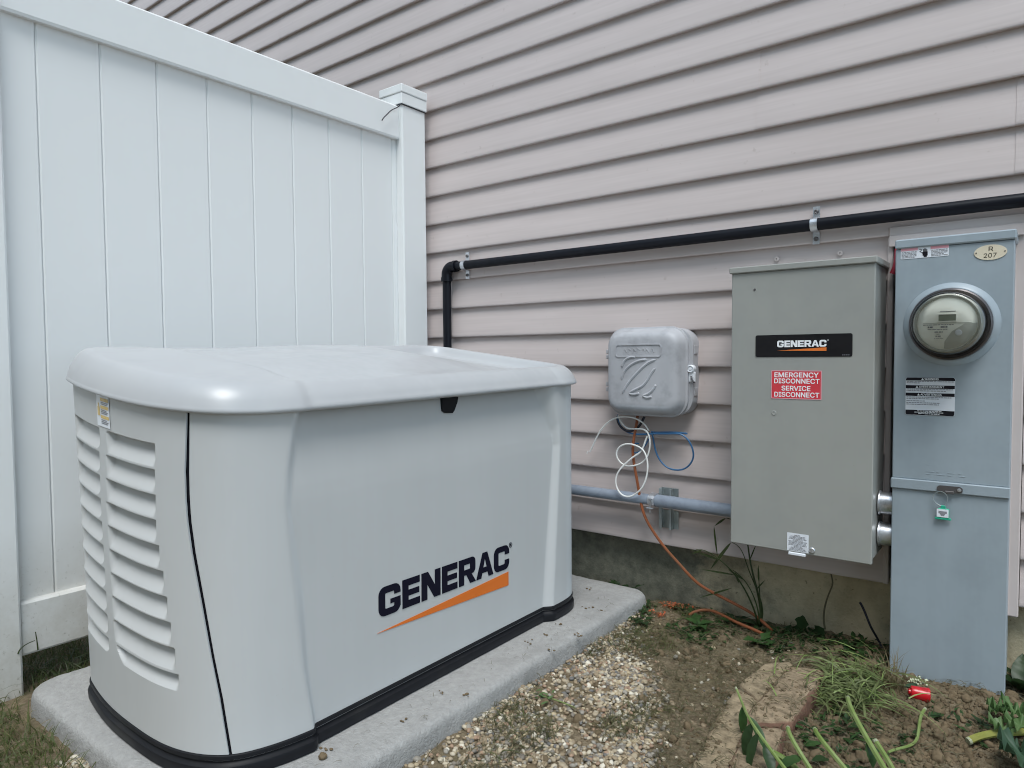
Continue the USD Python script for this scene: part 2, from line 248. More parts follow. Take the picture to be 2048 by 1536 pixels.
M['glass_rim'] = mat('meter_collar_steel', (0.10, 0.09, 0.09), 0.30, 0.1, metal=0.8)
M['meter_face'] = mat('meter_face', (0.86, 0.86, 0.78), 0.5, 0.02)
M['meter_inner'] = mat('meter_inner', (0.50, 0.50, 0.45), 0.4, 0.05)
M['lcd'] = mat('lcd', (0.20, 0.22, 0.17), 0.25, 0.04)
M['glass'] = usdkit.material(stage, '/World/Looks/meter_glass', {'fr': ('fresnel', {'IOR': 1.5}), 't': ('transparent_bsdf', {'color': (0.97, 0.98, 0.97)}), 'g': ('glossy_bsdf', {'roughness': 0.03, 'color': (0.9, 0.9, 0.9)}), 'm': ('mix_closure', {})},
    [('fr.fac', 'm.fac'), ('t.BSDF', 'm.closure1'), ('g.BSDF', 'm.closure2')], surface='m.closure')
def leafmat(name, a, b, rough=0.5, trans=0.35, sc=25.0):
    a, b = np.array(a, float), np.array(b, float)
    return usdkit.material(stage, '/World/Looks/' + name, {'g': ('geometry', {}), 'n': ('noise_texture', {'scale': sc, 'detail': 4.0}), 'r': ('rgb_ramp', {'ramp': [(0.3, tuple(a)), (0.7, tuple(b))]}),
        'i': ('hsv', {}), 'iv': ('map_range', {'from_min': 0.0, 'from_max': 1.0, 'to_min': 0.65, 'to_max': 1.4}), 'p': ('principled_bsdf', {'roughness': rough, 'specular_ior_level': 0.35}), 't': ('translucent_bsdf', {}), 'm': ('mix_closure', {'fac': trans})},
        [('g.position', 'n.vector'), ('n.fac', 'r.fac'), ('g.random_per_island', 'iv.value'), ('iv.result', 'i.value'), ('r.color', 'i.color'), ('i.color', 'p.base_color'), ('i.color', 't.color'), ('p.BSDF', 'm.closure1'), ('t.BSDF', 'm.closure2')], surface='m.closure')
M['grass'] = leafmat('grass_blade', (0.085, 0.125, 0.032), (0.19, 0.215, 0.07))
M['pulled'] = leafmat('pulled_grass', (0.12, 0.17, 0.05), (0.34, 0.38, 0.17))
M['straw'] = leafmat('dry_grass', (0.20, 0.165, 0.08), (0.38, 0.30, 0.165))
M['litter'] = leafmat('grass_clipping', (0.11, 0.105, 0.05), (0.26, 0.225, 0.125))
M['stem'] = leafmat('cut_stem', (0.26, 0.38, 0.09), (0.40, 0.50, 0.19), trans=0.2)
M['stem_pale'] = leafmat('cut_end', (0.55, 0.60, 0.38), (0.66, 0.68, 0.48), trans=0.2)
M['stem_yellow'] = leafmat('yellow_stem', (0.34, 0.36, 0.06), (0.46, 0.46, 0.12), trans=0.15)
M['leaf'] = leafmat('dark_leaf', (0.030, 0.062, 0.022), (0.06, 0.115, 0.04), rough=0.4)
M['leaf_mid'] = leafmat('green_leaf', (0.045, 0.11, 0.03), (0.09, 0.18, 0.055), rough=0.4)
M['leaf_kale'] = leafmat('curly_leaf', (0.12, 0.24, 0.07), (0.24, 0.37, 0.15), rough=0.45)
M['leaf_blue'] = leafmat('bluegreen_leaf', (0.06, 0.13, 0.07), (0.11, 0.2, 0.12), rough=0.4)
M['reed'] = leafmat('tall_grass', (0.06, 0.095, 0.03), (0.12, 0.155, 0.055))
M['twig'] = mat('brown_twig', (0.10, 0.085, 0.045), 0.7, 0.2, (40, 40, 40))
M['paint_orange'] = leafmat('marking_paint', (0.80, 0.13, 0.035), (0.95, 0.30, 0.14), trans=0.15)
M['flower'] = mat('pale_flower', (0.55, 0.58, 0.40), 0.6, 0.15, (60, 60, 60))
M['clod'] = mat('earth_clod', (0.15, 0.112, 0.070), 0.95, 0.35, (30, 30, 30), bump=0.5, bscale=160, bdist=0.002, spec=0.1)
# ------------------------------------------------------------------ ground
def smooth01(x): x = np.clip(x, 0, 1); return x * x * (3 - 2 * x)
def gravel_mask(x, y):
    """1 where the pea gravel lies: a band along the pad, thinning out towards the wall and the edging stones"""
    edge = np.interp(y, [-2.6, -1.1, -0.80, -0.53, -0.36, -0.20, -0.08], [-0.30, -0.44, -0.58, -0.69, -0.80, -0.90, -0.97])
    e = edge + 0.10 * (meshkit.fbm(np.stack([x * 7, y * 7, 0 * x], -1), 3, 5) - 0.5)
    m = smooth01((e - x) / 0.10) * (x > -1.06)
    low = smooth01((-1.46 - y) / 0.03) * smooth01((x + 1.60 + 0.1 * (meshkit.fbm(np.stack([x * 9, y * 9, 0 * x], -1), 3, 6) - 0.5)) / 0.06)
    return np.maximum(m * (y > -2.4), low * (x < -0.9) * (y > -2.4))
def ground_z(x, y):
    x, y = np.asarray(x, float), np.asarray(y, float)
    P3 = np.stack([x, y, 0 * x], -1)
    z = 0.004 + 0.014 * (meshkit.fbm(P3 * 3.0, 3, 1) - 0.5)
    soil = smooth01((x + 0.66) / 0.22) * smooth01((y + 1.2) / 0.4)
    z = z + soil * (0.012 + 0.030 * (meshkit.fbm(P3 * 13, 4, 2) - 0.5) + 0.016 * (meshkit.fbm(P3 * 60, 3, 3) - 0.5))
    z = z + 0.016 * smooth01((y + 0.25) / 0.25) * smooth01((x + 1.05) / 0.1)
    z = z + 0.022 * np.exp(-((x + 0.12) / 0.09) ** 2 - ((y + 0.19) / 0.07) ** 2) - 0.012 * np.exp(-((x + 0.40) / 0.09) ** 2 - ((y + 0.32) / 0.12) ** 2)
    z = z + (0.010 * (meshkit.fbm(P3 * 26, 4, 4) - 0.5) + 0.006 * (meshkit.fbm(P3 * 90, 2, 8) - 0.5)) * (1 - soil)
    far = smooth01((np.hypot(x + 0.8, y + 0.8) - 2.5) / 3)
    return z * (1 - far)
def axis(lo, hi, step, far_lo, far_hi):
    a = np.arange(lo, hi + 1e-9, step); g = np.geomspace(step * 2, 1, 40)
    return np.unique(np.round(np.r_[lo - (lo - far_lo) * g, a, hi + (far_hi - hi) * g], 5))
gx, gy = axis(-2.30, 0.20, 0.0062, -90, 90), axis(-1.80, 0.05, 0.0062, -90, 90)
GX, GY = np.meshgrid(gx, gy); GZ = ground_z(GX, GY)
n_ = len(gx); ii, jj = np.meshgrid(np.arange(len(gy) - 1), np.arange(n_ - 1), indexing='ij')
q_ = np.stack([ii * n_ + jj, ii * n_ + jj + 1, (ii + 1) * n_ + jj + 1, (ii + 1) * n_ + jj], -1).reshape(-1, 4)
soil_mat = usdkit.material(stage, '/World/Looks/bare_earth', {
    'g': ('geometry', {}), 'n1': ('noise_texture', {'scale': 85.0, 'detail': 8.0, 'roughness': 0.78}), 'n2': ('noise_texture', {'scale': 6.0, 'detail': 6.0, 'roughness': 0.65}), 'n3': ('noise_texture', {'scale': 2.4, 'detail': 5.0}),
    'r1': ('rgb_ramp', {'ramp': [(0.30, (0.09, 0.068, 0.044)), (0.5, (0.205, 0.160, 0.106)), (0.72, (0.34, 0.275, 0.19))]}),
    'r2': ('rgb_ramp', {'ramp': [(0.40, (0, 0, 0)), (0.70, (1, 1, 1))]}), 'mx': ('mix_color', {'b': (0.12, 0.112, 0.055)}),
    'f': ('math', {'math_type': 'multiply', 'value2': 0.35}),
    'b': ('bump', {'strength': 0.9, 'distance': 0.008}), 'p': ('principled_bsdf', {'roughness': 0.95, 'specular_ior_level': 0.12})},
    [('g.position', 'n1.vector'), ('g.position', 'n2.vector'), ('n1.fac', 'r1.fac'), ('n2.fac', 'r2.fac'), ('r2.color', 'f.value1'), ('f.value', 'mx.fac'), ('r1.color', 'mx.a'), ('mx.result', 'p.base_color'), ('n1.fac', 'b.height'), ('b.normal', 'p.normal')], surface='p.BSDF')
obj('ground', (np.stack([GX, GY, GZ], -1).reshape(-1, 3), q_), soil_mat, smooth=True, kind='structure')

# ------------------------------------------------------------------ house wall: siding boards, foundation, trim
CO, Z0 = 0.1143, 0.2151
wall = thing('house_wall', 'mauve-grey vinyl clad house wall on a stained concrete foundation', 'wall', (-1.0, 0, 0))
OX0, OX1 = -0.322, -0.047                                            # the opening round the meter cabinet
def board(x0, x1, k, proud=0.0, seed=0):
    """one course of siding: leaning face, rounded butt and return, slightly wavy as vinyl is"""
    zb, zt = Z0 + k * CO, Z0 + (k + 1) * CO
    prof = np.array([(-0.0005, zb + 0.0025), (-0.0150, zb), (-0.0182, zb + 0.0015), (-0.0195, zb + 0.0050), (-0.0193, zb + 0.012), (-0.0150, zb + 0.45 * CO), (-0.0040, zt + 0.0015), (-0.0042, zt + 0.010), (-0.0005, zt + 0.010)])
    n = max(2, int((x1 - x0) / 0.12) + 1); xs = np.linspace(x0, x1, n)
    w = (meshkit.fbm(np.stack([xs * 2.2, np.full(n, k * 3.7), np.full(n, seed)], -1), 3, 11) - 0.5)
    wz = (meshkit.fbm(np.stack([xs * 0.9, np.full(n, k * 5.1), np.full(n, 2.0)], -1), 2, 12) - 0.5)
    lean = np.clip(-prof[:, 0] / 0.021, 0, 1)
    v = np.stack([np.repeat(xs[:, None], len(prof), 1), prof[None, :, 0] - proud - 0.0020 * w[:, None] * lean, prof[None, :, 1] + 0.0022 * wz[:, None] * (lean > 0.3)], -1)
    m = len(prof); i, j = np.meshgrid(np.arange(n - 1), np.arange(m), indexing='ij')
    q = np.stack([i * m + j, i * m + (j + 1) % m, (i + 1) * m + (j + 1) % m, (i + 1) * m + j], -1).reshape(-1, 4)
    q = q[:, ::-1]
    f = np.vstack([q[:, [0, 1, 2]], q[:, [0, 2, 3]], [[0, a + 1, a] for a in range(1, m - 1)][:0] or np.zeros((0, 3), int)])
    caps = np.array([[0, a, a + 1] for a in range(1, m - 1)] + [[(n - 1) * m, (n - 1) * m + a + 1, (n - 1) * m + a] for a in range(1, m - 1)])
    t = trimesh.Trimesh(v.reshape(-1, 3), np.vstack([f, caps]), process=False)
    return t
JOINTS = {0: [-2.35], 1: [-1.211], 2: [-2.6], 3: [-2.6], 4: [-1.75], 5: [-1.75], 6: [-2.9], 7: [-2.9], 8: [-1.72], 9: [-0.056], 10: [-0.056], 11: [-0.664], 12: [-0.661, -3.4], 13: [-1.219, -1.219 - 1.9], 14: [-1.825, 0.4], 15: [-1.828], 16: [-0.2], 17: [-0.2, -2.35], 18: [-3.0], 19: [-3.0]}
jr = random.Random(3)
for k in range(47):
    cuts = sorted([-5.2] + JOINTS.get(k, [jr.uniform(-4, 1.5)]) + [2.6])
    if k == 13: cuts = sorted([-5.2, -1.219, 2.6])
    segs = list(zip(cuts[:-1], cuts[1:]))
    if k < 8:                                                        # interrupted by the opening
        segs = [s for a, b in segs for s in ((a, min(b, OX0)), (max(a, OX1 + 0.012), b)) if s[1] - s[0] > 0.02]
    for i, (a, b) in enumerate(segs):
        lap = 0.006 if (i and k >= 8) or (i and a < OX0) else 0.0
        obj('siding_board', board(a - lap, b, k, 0.0011 * (i % 2), k), M['siding'], wall, smooth=50)
obj('wall_backing', cham((-5.2, 0.001, Z0 + 0.012), (2.6, 0.16, Z0 + 47 * CO), 0.0), M['sheathing'], wall, smooth=False)
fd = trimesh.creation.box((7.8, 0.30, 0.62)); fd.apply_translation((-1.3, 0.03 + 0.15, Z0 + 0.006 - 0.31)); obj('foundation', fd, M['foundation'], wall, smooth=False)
def prism_x(prof, x0, x1):
    return trimesh.Trimesh(*(lambda m: (np.stack([m.vertices[:, 2] + x0, m.vertices[:, 0], m.vertices[:, 1]], 1), m.faces))(trimesh.creation.extrude_polygon(Polygon(prof), x1 - x0, engine='earcut')), process=False)
# channel trim round the opening: a flat flange with a turned lip
obj('trim_channel', [cham((-0.3225, -0.026, 1.1265), (-0.040, -0.0005, 1.1520), 0.0025), cham((-0.3225, -0.030, 1.1000), (-0.040, -0.0225, 1.1290), 0.002)], M['trim'], wall)
obj('trim_channel', [cham((-0.0600, -0.0215, 0.190), (-0.0365, -0.0005, 1.1262), 0.0025), cham((-0.0615, -0.027, 0.190), (-0.0560, -0.0195, 1.1230), 0.002)], M['trim'], wall)
obj('trim_channel', [cham((-0.3262, -0.0215, 0.215), (-0.3130, -0.0005, 1.1262), 0.002)], M['trim'], wall)

# ------------------------------------------------------------------ the house next door, across the narrow side yard
nh = thing('neighbour_house', 'neighbouring beige clad house across the side yard behind the viewer', 'house', (-2.5, -5.7, 0))
pf = [(0.0, 0.30)]
for k in range(44): pf += [(0.016, 0.30 + k * 0.1143), (0.004, 0.30 + (k + 1) * 0.1143)]
pf += [(-0.25, 0.30 + 44 * 0.1143), (-0.25, 0.30)]
def slab(prof, x0, x1, y):
    m = trimesh.creation.extrude_polygon(Polygon(prof), x1 - x0, engine='earcut'); v = m.vertices
    return trimesh.Trimesh(np.stack([v[:, 2] + x0, y + v[:, 0], v[:, 1]], 1), m.faces, process=False)
obj('wall', slab(pf, -9.5, 4.5, -5.70), M['far_siding'], nh, smooth=False)
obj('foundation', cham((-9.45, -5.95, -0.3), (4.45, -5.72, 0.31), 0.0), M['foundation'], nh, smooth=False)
obj('roof', slab([(0.34, 5.26), (0.34, 5.40), (-4.5, 7.40), (-4.5, 7.26)], -9.8, 4.8, -5.70), M['far_roof'], nh, smooth=False)
for x in (-6.2, 0.6):
    fr_ = obj('window', [cham((x - 0.06, -5.690, 2.84), (x + 0.96, -5.662, 2.90), 0.003), cham((x - 0.06, -5.690, 4.10), (x + 0.96, -5.662, 4.16), 0.003), cham((x - 0.06, -5.690, 2.9), (x, -5.662, 4.1), 0.003), cham((x + 0.90, -5.690, 2.9), (x + 0.96, -5.662, 4.1), 0.003)], M['trim'], nh)
    obj('pane', cham((x, -5.690, 2.9), (x + 0.9, -5.678, 4.1), 0.0), M['far_glass'], fr_, smooth=False)

# ------------------------------------------------------------------ white vinyl fence
XF = -2.0046
fence = thing('vinyl_fence', 'white vinyl privacy fence of tongue and groove boards meeting the house wall', 'fence', (XF, -1.0, 0))
BW = 0.1481; YG = -0.3489                                            # board width and one groove's place
def fboard(y0, y1):
    g = 0.0005; c = 0.0042
    prof = [(y0 + g, XF - 0.018), (y1 - g, XF - 0.018), (y1 - g, XF - c), (y1 - g - c * 0.8, XF), (y0 + g + c * 0.8, XF), (y0 + g, XF - c)]
    m = trimesh.creation.extrude_polygon(Polygon(prof), 1.48, engine='earcut'); v = m.vertices
    return trimesh.Trimesh(np.stack([v[:, 1], v[:, 0], v[:, 2] + 0.195], 1), m.faces[:, ::-1], process=False)
def span(ylo, yhi):
    e = np.arange(YG - 40 * BW, 0.5, BW); e = np.r_[ylo, e[(e > ylo + 0.02) & (e < yhi - 0.02)], yhi]
    for a, b in zip(e[:-1], e[1:]): obj('fence_board', fboard(a, b), M['vinyl'], fence, smooth=False)
    obj('groove_backing', cham((XF - 0.0200, ylo, 0.20), (XF - 0.0185, yhi, 1.67), 0.0), M['vinyl'], fence, smooth=False)
    obj('top_rail', cham((XF - 0.040, ylo, 1.6665), (XF + 0.021, yhi, 1.793), 0.006), M['vinyl'], fence)
    obj('bottom_rail', cham((XF - 0.040, ylo, 0.0920), (XF + 0.020, yhi, 0.2270), 0.006), M['vinyl'], fence)
def fpost(yc):
    p = obj('fence_post', cham((XF - 0.0815, yc - 0.0635, -0.3), (XF + 0.0340, yc + 0.0635, 1.815), 0.005), M['vinyl'], fence)
    c0, c1 = XF - 0.0860, XF + 0.0385
    obj('post_cap', [cham((c0, yc - 0.068, 1.800), (c1, yc + 0.068, 1.8420), 0.002), cham((c0 - 0.0025, yc - 0.0705, 1.8435), (c1 + 0.0025, yc + 0.0705, 1.8750), 0.003),
        trimesh.convex.convex_hull([(c0, yc - 0.068, 1.874), (c1, yc - 0.068, 1.874), (c0, yc + 0.068, 1.874), (c1, yc + 0.068, 1.874), ((c0 + c1) / 2, yc, 1.893)])], M['vinyl'], p)
PY = -0.1135
fpost(PY); fpost(-1.5345); fpost(-3.50); fpost(-5.48)
span(-1.4720, PY - 0.0630); span(-3.4370, -1.5975); span(-5.4170, -3.5630)
tw = tube([(XF + 0.036, PY - 0.030, 1.7965), (XF + 0.0375, PY - 0.064, 1.7985), (XF + 0.030, PY - 0.0675, 1.8000), (XF - 0.05, PY - 0.0675, 1.7960)], 0.0020, 6, 20)
tie = thing('tie_wire', 'thin black wire tied under the cap of the fence post', 'wire', (XF, PY, 1.79))
obj('wire_loop', [tube([(XF + 0.0365, PY + 0.064, 1.7965), (XF + 0.0365, PY - 0.064, 1.7975), (XF + 0.0350, PY - 0.0660, 1.7980), (XF + 0.018, PY - 0.0665, 1.7985), (XF - 0.02, PY - 0.0665, 1.797)], 0.0022, 6)], M['wire_black'], tie)
obj('loose_end', tube([(-1.9660, -0.1882, 1.7937), (-1.9660, -0.1987, 1.7814), (-1.9660, -0.2169, 1.7689), (-1.9660, -0.2399, 1.7532), (-1.9660, -0.2577, 1.7354), (-1.9660, -0.2729, 1.7203), (-1.9660, -0.2829, 1.7066)], 0.0020, 6, 30), M['wire_black'], tie)

# ------------------------------------------------------------------ concrete pad
def loop_rr(x0, y0, x1, y1, rs, n=90):
    """counter-clockwise rounded rectangle; rs = radii at (x0,y0), (x1,y0), (x1,y1), (x0,y1)"""
    out = []
    for (cx, cy, a0), r in zip((((x0, y0, 180)), ((x1, y0, 270)), ((x1, y1, 0)), ((x0, y1, 90))), rs):
        px, py = cx + (r if cx == x0 else -r), cy + (r if cy == y0 else -r)
        t = np.radians(np.linspace(a0, a0 + 90, n)); out += list(zip(px + r * np.cos(t), py + r * np.sin(t)))
    out = np.array(out); d = np.r_[0, np.cumsum(np.linalg.norm(np.diff(np.vstack([out, out[:1]]), axis=0), axis=1))]
    s = np.linspace(0, d[-1], 421)[:-1]; o = np.vstack([out, out[:1]])
    return np.stack([np.interp(s, d, o[:, 0]), np.interp(s, d, o[:, 1])], 1)
def loopn(L):
    t = np.roll(L, -1, 0) - np.roll(L, 1, 0); n = np.stack([t[:, 1], -t[:, 0]], 1); return n / np.linalg.norm(n, axis=1)[:, None]
def rings(R):
    """closed rows of equal length joined into a skin, rows running from the bottom up"""
    R = np.asarray(R); m, n = R.shape[:2]; i, j = np.meshgrid(np.arange(m - 1), np.arange(n), indexing='ij')
    q = np.stack([i * n + j, i * n + (j + 1) % n, (i + 1) * n + (j + 1) % n, (i + 1) * n + j], -1).reshape(-1, 4)
    return trimesh.Trimesh(R.reshape(-1, 3), np.vstack([q[:, [0, 1, 2]], q[:, [0, 2, 3]]]), process=False)
PL = loop_rr(-1.905, -1.497, -1.000, -0.012, (0.075, 0.06, 0.055, 0.05)); PN = loopn(PL)
rows = []
for o, z in ((0.003, -0.06), (0.002, 0.0), (0.001, 0.012), (0.0, 0.022), (-0.001, 0.032), (-0.0025, 0.041), (-0.006, 0.0478), (-0.0115, 0.0522), (-0.019, 0.0546), (-0.030, 0.0553), (-0.05, 0.0554)):
    rows.append(np.c_[PL + PN * o, np.full(len(PL), z)])
inner = PL + PN * -0.05; ctr = np.stack([np.full(len(PL), -1.45), np.clip(inner[:, 1], -1.1, -0.4)], 1)
for t in np.linspace(0.06, 1, 22): rows.append(np.c_[inner * (1 - t) + ctr * t, np.full(len(PL), 0.0553)])
pad_m = rings(rows); v = pad_m.vertices; nn = pad_m.vertex_normals
amp = np.where(v[:, 2] > 0.0540, 0.0012, 0.0034)
v = v + nn * ((meshkit.fbm(v * 16, 4, 21) - 0.5) * 2 * amp)[:, None] + nn * ((meshkit.fbm(v * 60, 3, 22) - 0.5) * 2 * 0.0012)[:, None]
obj('equipment_pad', trimesh.Trimesh(v, pad_m.faces, process=False), M['concrete'], smooth=True, label='pale concrete pad with rounded edges under the generator', cat='concrete pad')

# ------------------------------------------------------------------ standby generator
GL = np.array([-1.43, -0.85, 0.055])
gen = thing('standby_generator', 'light grey standby generator with louvred end and overhanging lid on the pad', 'generator', GL)
near_pts = np.array([(-1.7495, -1.25), (-1.7495, -1.32), (-1.742, -1.375), (-1.718, -1.412), (-1.68, -1.425), (-1.605, -1.4375), (-1.53, -1.446), (-1.473, -1.4495), (-1.40, -1.451), (-1.33, -1.448), (-1.280, -1.442), (-1.246, -1.434), (-1.208, -1.419), (-1.169, -1.389), (-1.1385, -1.336), (-1.1200, -1.258), (-1.113, -1.15)])
tck, _ = splprep(near_pts.T, s=2.5e-6, k=3)
near = np.array(splev(np.linspace(0, 1, 600), tck)).T
far_pts = np.array([(-1.113, -0.42), (-1.1132, -0.38), (-1.117, -0.335), (-1.130, -0.292), (-1.158, -0.262), (-1.20, -0.2505), (-1.26, -0.249), (-1.43, -0.2485), (-1.60, -0.249), (-1.66, -0.2505), (-1.712, -0.270), (-1.738, -0.305), (-1.748, -0.36), (-1.7495, -0.42)])
tck2, _ = splprep(far_pts.T, s=1e-6, k=3); farl = np.array(splev(np.linspace(0, 1, 160), tck2)).T
frontl = np.stack([np.full(260, -1.113), np.linspace(-1.147, -0.423, 260)], 1); backl = np.stack([np.full(60, -1.7495), np.linspace(-0.43, -1.245, 60)], 1)
raw = np.vstack([near, frontl, farl, backl]); dr = np.r_[0, np.cumsum(np.linalg.norm(np.diff(raw, axis=0), axis=1))]
S_NEAR = dr[599]
S = np.unique(np.r_[np.linspace(0, 0.15, 20), np.arange(0.15, 0.70, 0.0028), np.arange(0.70, S_NEAR + 0.05, 0.004), np.arange(S_NEAR + 0.05, dr[859] - 0.06, 0.012), np.arange(dr[859] - 0.06, dr[859] + 0.25, 0.004), np.linspace(dr[859] + 0.25, dr[-1], 70)])
L = np.stack([np.interp(S, dr, raw[:, 0]), np.interp(S, dr, raw[:, 1])], 1)
rn = np.stack([np.gradient(raw[:, 1]), -np.gradient(raw[:, 0])], 1); rn /= np.linalg.norm(rn, axis=1)[:, None]
N = np.stack([np.interp(S, dr, rn[:, 0]), np.interp(S, dr, rn[:, 1])], 1); N /= np.linalg.norm(N, axis=1)[:, None]
def lid_low(x, y): return 0.7275 + 0.095 * np.clip(-1.12 - x, 0, 1) + 0.015 * (y + 1.3)
def lid_rim(x, y): return 0.7795 + 0.125 * np.clip(-1.14 - x, -0.1, 1) + 0.0155 * (y + 1.25)
ss = smooth01
def yL(z): return np.interp(z, [0.1, 0.119, 0.222, 0.387, 0.547, 0.62, 0.70, 0.75], [-1.2435, -1.2454, -1.2647, -1.2819, -1.2964, -1.2881, -1.2775, -1.260])
def yLi(z): return np.interp(z, [0.1, 0.106, 0.208, 0.3745, 0.541, 0.615, 0.695, 0.75], [-1.2255, -1.2265, -1.2394, -1.2481, -1.2733, -1.2626, -1.243, -1.225])
def yR(z): return np.interp(z, [0.1, 0.111, 0.383, 0.555, 0.615, 0.734], [-0.414, -0.4121, -0.3888, -0.3757, -0.3778, -0.4103])
def yRi(z): return np.interp(z, [0.1, 0.113, 0.385, 0.555, 0.60, 0.694, 0.74], [-0.446, -0.445, -0.4132, -0.3923, -0.4032, -0.4587, -0.475])
def panel_depth(z): return np.interp(z, [0.08, 0.1, 0.40, 0.52, 0.55, 0.58, 0.66, 0.735, 0.78], [0.0205, 0.0205, 0.0180, 0.0166, 0.0166, 0.0178, 0.0245, 0.0355, 0.041])
def body(z, s=None):
    """the skin at nominal height z (one number) at the perimeter places s: returns points"""
    s = S if s is None else np.asarray(s, float)
    l = np.stack([np.interp(s, dr, raw[:, 0]), np.interp(s, dr, raw[:, 1])], 1); n = norm_at(s)
    w = ss((-1.10 - l[:, 0]) / 0.34) * (s < S_NEAR)
    p = l + n * (0.015 * np.clip((z - 0.1) / 0.62, 0, 1) * w)[:, None]
    y = l[:, 1]; onf = (s > S_NEAR - 0.20) & (s < dr[859] + 0.12)
    a = ss((y - yL(z)) / (yLi(z) - yL(z))) * (1 - ss((y - yRi(z)) / (yR(z) - yRi(z)))) * onf
    p[:, 0] = p[:, 0] * (1 - a) + (-1.113 - panel_depth(z)) * a
    zz = z + (lid_low(l[:, 0], l[:, 1]) - 0.7275) * np.clip((z - 0.1) / 0.63, 0, 1.05)
    return np.c_[p, zz]
def norm_at(s):
    n = np.stack([np.interp(s, dr, rn[:, 0]), np.interp(s, dr, rn[:, 1])], 1); return n / np.linalg.norm(n, axis=1)[:, None]
ZB = np.unique(np.round(np.r_[0.088, np.arange(0.094, 0.74, 0.0023), 0.742, 0.75], 4))
# louvres pressed into the bowed end: sharp lip above, floor sloping out towards the foot
tops = 0.656 - 0.0463 * np.arange(10)
LR0 = np.interp(tops, [0.239, 0.285, 0.518, 0.61, 0.656], [0.4155, 0.406, 0.4035, 0.415, 0.424]); LR1 = np.interp(tops, [0.239, 0.285, 0.379, 0.425, 0.476, 0.519, 0.61, 0.656], [0.641, 0.634, 0.619, 0.6125, 0.603, 0.598, 0.601, 0.6045])
LL1 = np.interp(tops, [0.239, 0.55, 0.61, 0.656], [0.372, 0.374, 0.382, 0.390]); LL0 = LL1 - 0.198
def seam(z): return np.interp(z, [0.08, 0.104, 0.204, 0.278, 0.372, 0.47, 0.526, 0.562, 0.614, 0.668, 0.73, 0.80], [0.7425, 0.7396, 0.7265, 0.7134, 0.6986, 0.6821, 0.6755, 0.6738, 0.6738, 0.6771, 0.6804, 0.683])
def gapw(z): return np.interp(z, [0.1, 0.3, 0.5, 0.62, 0.74], [0.0056, 0.0066, 0.0086, 0.0088, 0.0052])
def press(z, s):
    """depth of the louvre pressing and which louvre owns it, at one height"""
    depth, own = np.zeros(len(s)), np.full(len(s), -1)
    for c, (A0, A1) in enumerate(((LR0, LR1), (LL0, LL1))):
        for i in range(10):
            t = (tops[i] - z) / (0.0405 if i < 9 else 0.030)
            if not -0.05 < t < 1: continue
            prof = 0.0185 * np.clip(1 - np.clip(t, 0, 1) ** 1.15, 0, 1) * ss((t + 0.05) / 0.06)
            cutL = 0.028 * max((t - 0.25) / 0.75, 0) * (i == 9) if c == 0 else 0
            cutR = (0.02 if c else 0.004) * max((t - 0.6) / 0.4, 0) ** 2
            d = prof * ss((s - A0[i] - cutL) / 0.012) * ss((A1[i] - cutR - s) / 0.010)
            own[d > 0.0004] = c * 10 + i; depth = np.maximum(depth, d)
    return depth, own
def skin(mask_cells, BB):
    nc = BB.shape[1]; i, j = np.nonzero(mask_cells)
    q = np.stack([i * nc + j, i * nc + j + 1, (i + 1) * nc + j + 1, (i + 1) * nc + j], -1)
    f = np.vstack([q[:, [0, 1, 2]], q[:, [0, 2, 3]]]); u, inv = np.unique(f, return_inverse=True)
    return trimesh.Trimesh(BB.reshape(-1, 3)[u], inv.reshape(-1, 3), process=False)
# the end panel: columns from the left corner to the seam, the last few sliding with it; its edge turns inwards
SE = np.r_[np.linspace(0.03, 0.15, 16), np.arange(0.1528, 0.655, 0.0028)]; re, oe = [], []
for z in ZB:
    s = np.r_[SE, np.linspace(SE[-1], seam(z) - gapw(z) / 2, 16)[1:]]; d, o = press(z, s); p = body(z, s); n = norm_at(s)
    p[:, :2] -= n * d[:, None]; back = p[-1].copy(); back[:2] -= n[-1] * 0.004; bev = p[-1].copy(); bev[:2] -= n[-1] * 0.0008
    re.append(np.vstack([p[:-1], p[-1] + (p[-2] - p[-1]) * 0.12, bev, back])); oe.append(np.r_[o, -1, -1])
BE, OE = np.array(re), np.array(oe)
co = np.maximum(np.maximum(OE[:-1, :-1], OE[1:, :-1]), np.maximum(OE[:-1, 1:], OE[1:, 1:]))
ep = obj('end_panel', skin(co < 0, BE), M['gen'], gen, smooth=50)
for k in range(20):
    if (co == k).any(): obj('louver', skin(co == k, BE), M['gen'], ep, smooth=50)
# the front panel: from the seam round the near corner, along the logo side and round the far corner
SF = np.r_[np.linspace(0.80, S_NEAR + 0.05, 60), np.arange(S_NEAR + 0.05, dr[859] - 0.06, 0.008)[1:], np.arange(dr[859] - 0.06, dr[859] + 0.19, 0.004)]; rf = []
for z in ZB[::2]:
    s = np.r_[np.linspace(seam(z) + gapw(z) / 2, 0.80, 30)[:-1], SF]; p = body(z, s); n = norm_at(s)
    back = p[0].copy(); back[:2] -= n[0] * 0.004; bev = p[0].copy(); bev[:2] -= n[0] * 0.0008
    rf.append(np.vstack([back, bev, p[0] + (p[1] - p[0]) * 0.3, p[1:]]))
BF = np.array(rf); fp = obj('front_panel', skin(np.ones((BF.shape[0] - 1, BF.shape[1] - 1), bool), BF), M['gen'], gen, smooth=50)
SR = np.r_[np.linspace(dr[859] + 0.186, dr[-1], 70)]; ZR = ZB[::12]
BR = np.array([np.vstack([body(z, SR), body(z, np.linspace(0.0, 0.0302, 6))]) for z in ZR]); obj('rear_panel', skin(np.ones((BR.shape[0] - 1, BR.shape[1] - 1), bool), BR), M['gen'], gen, smooth=60)
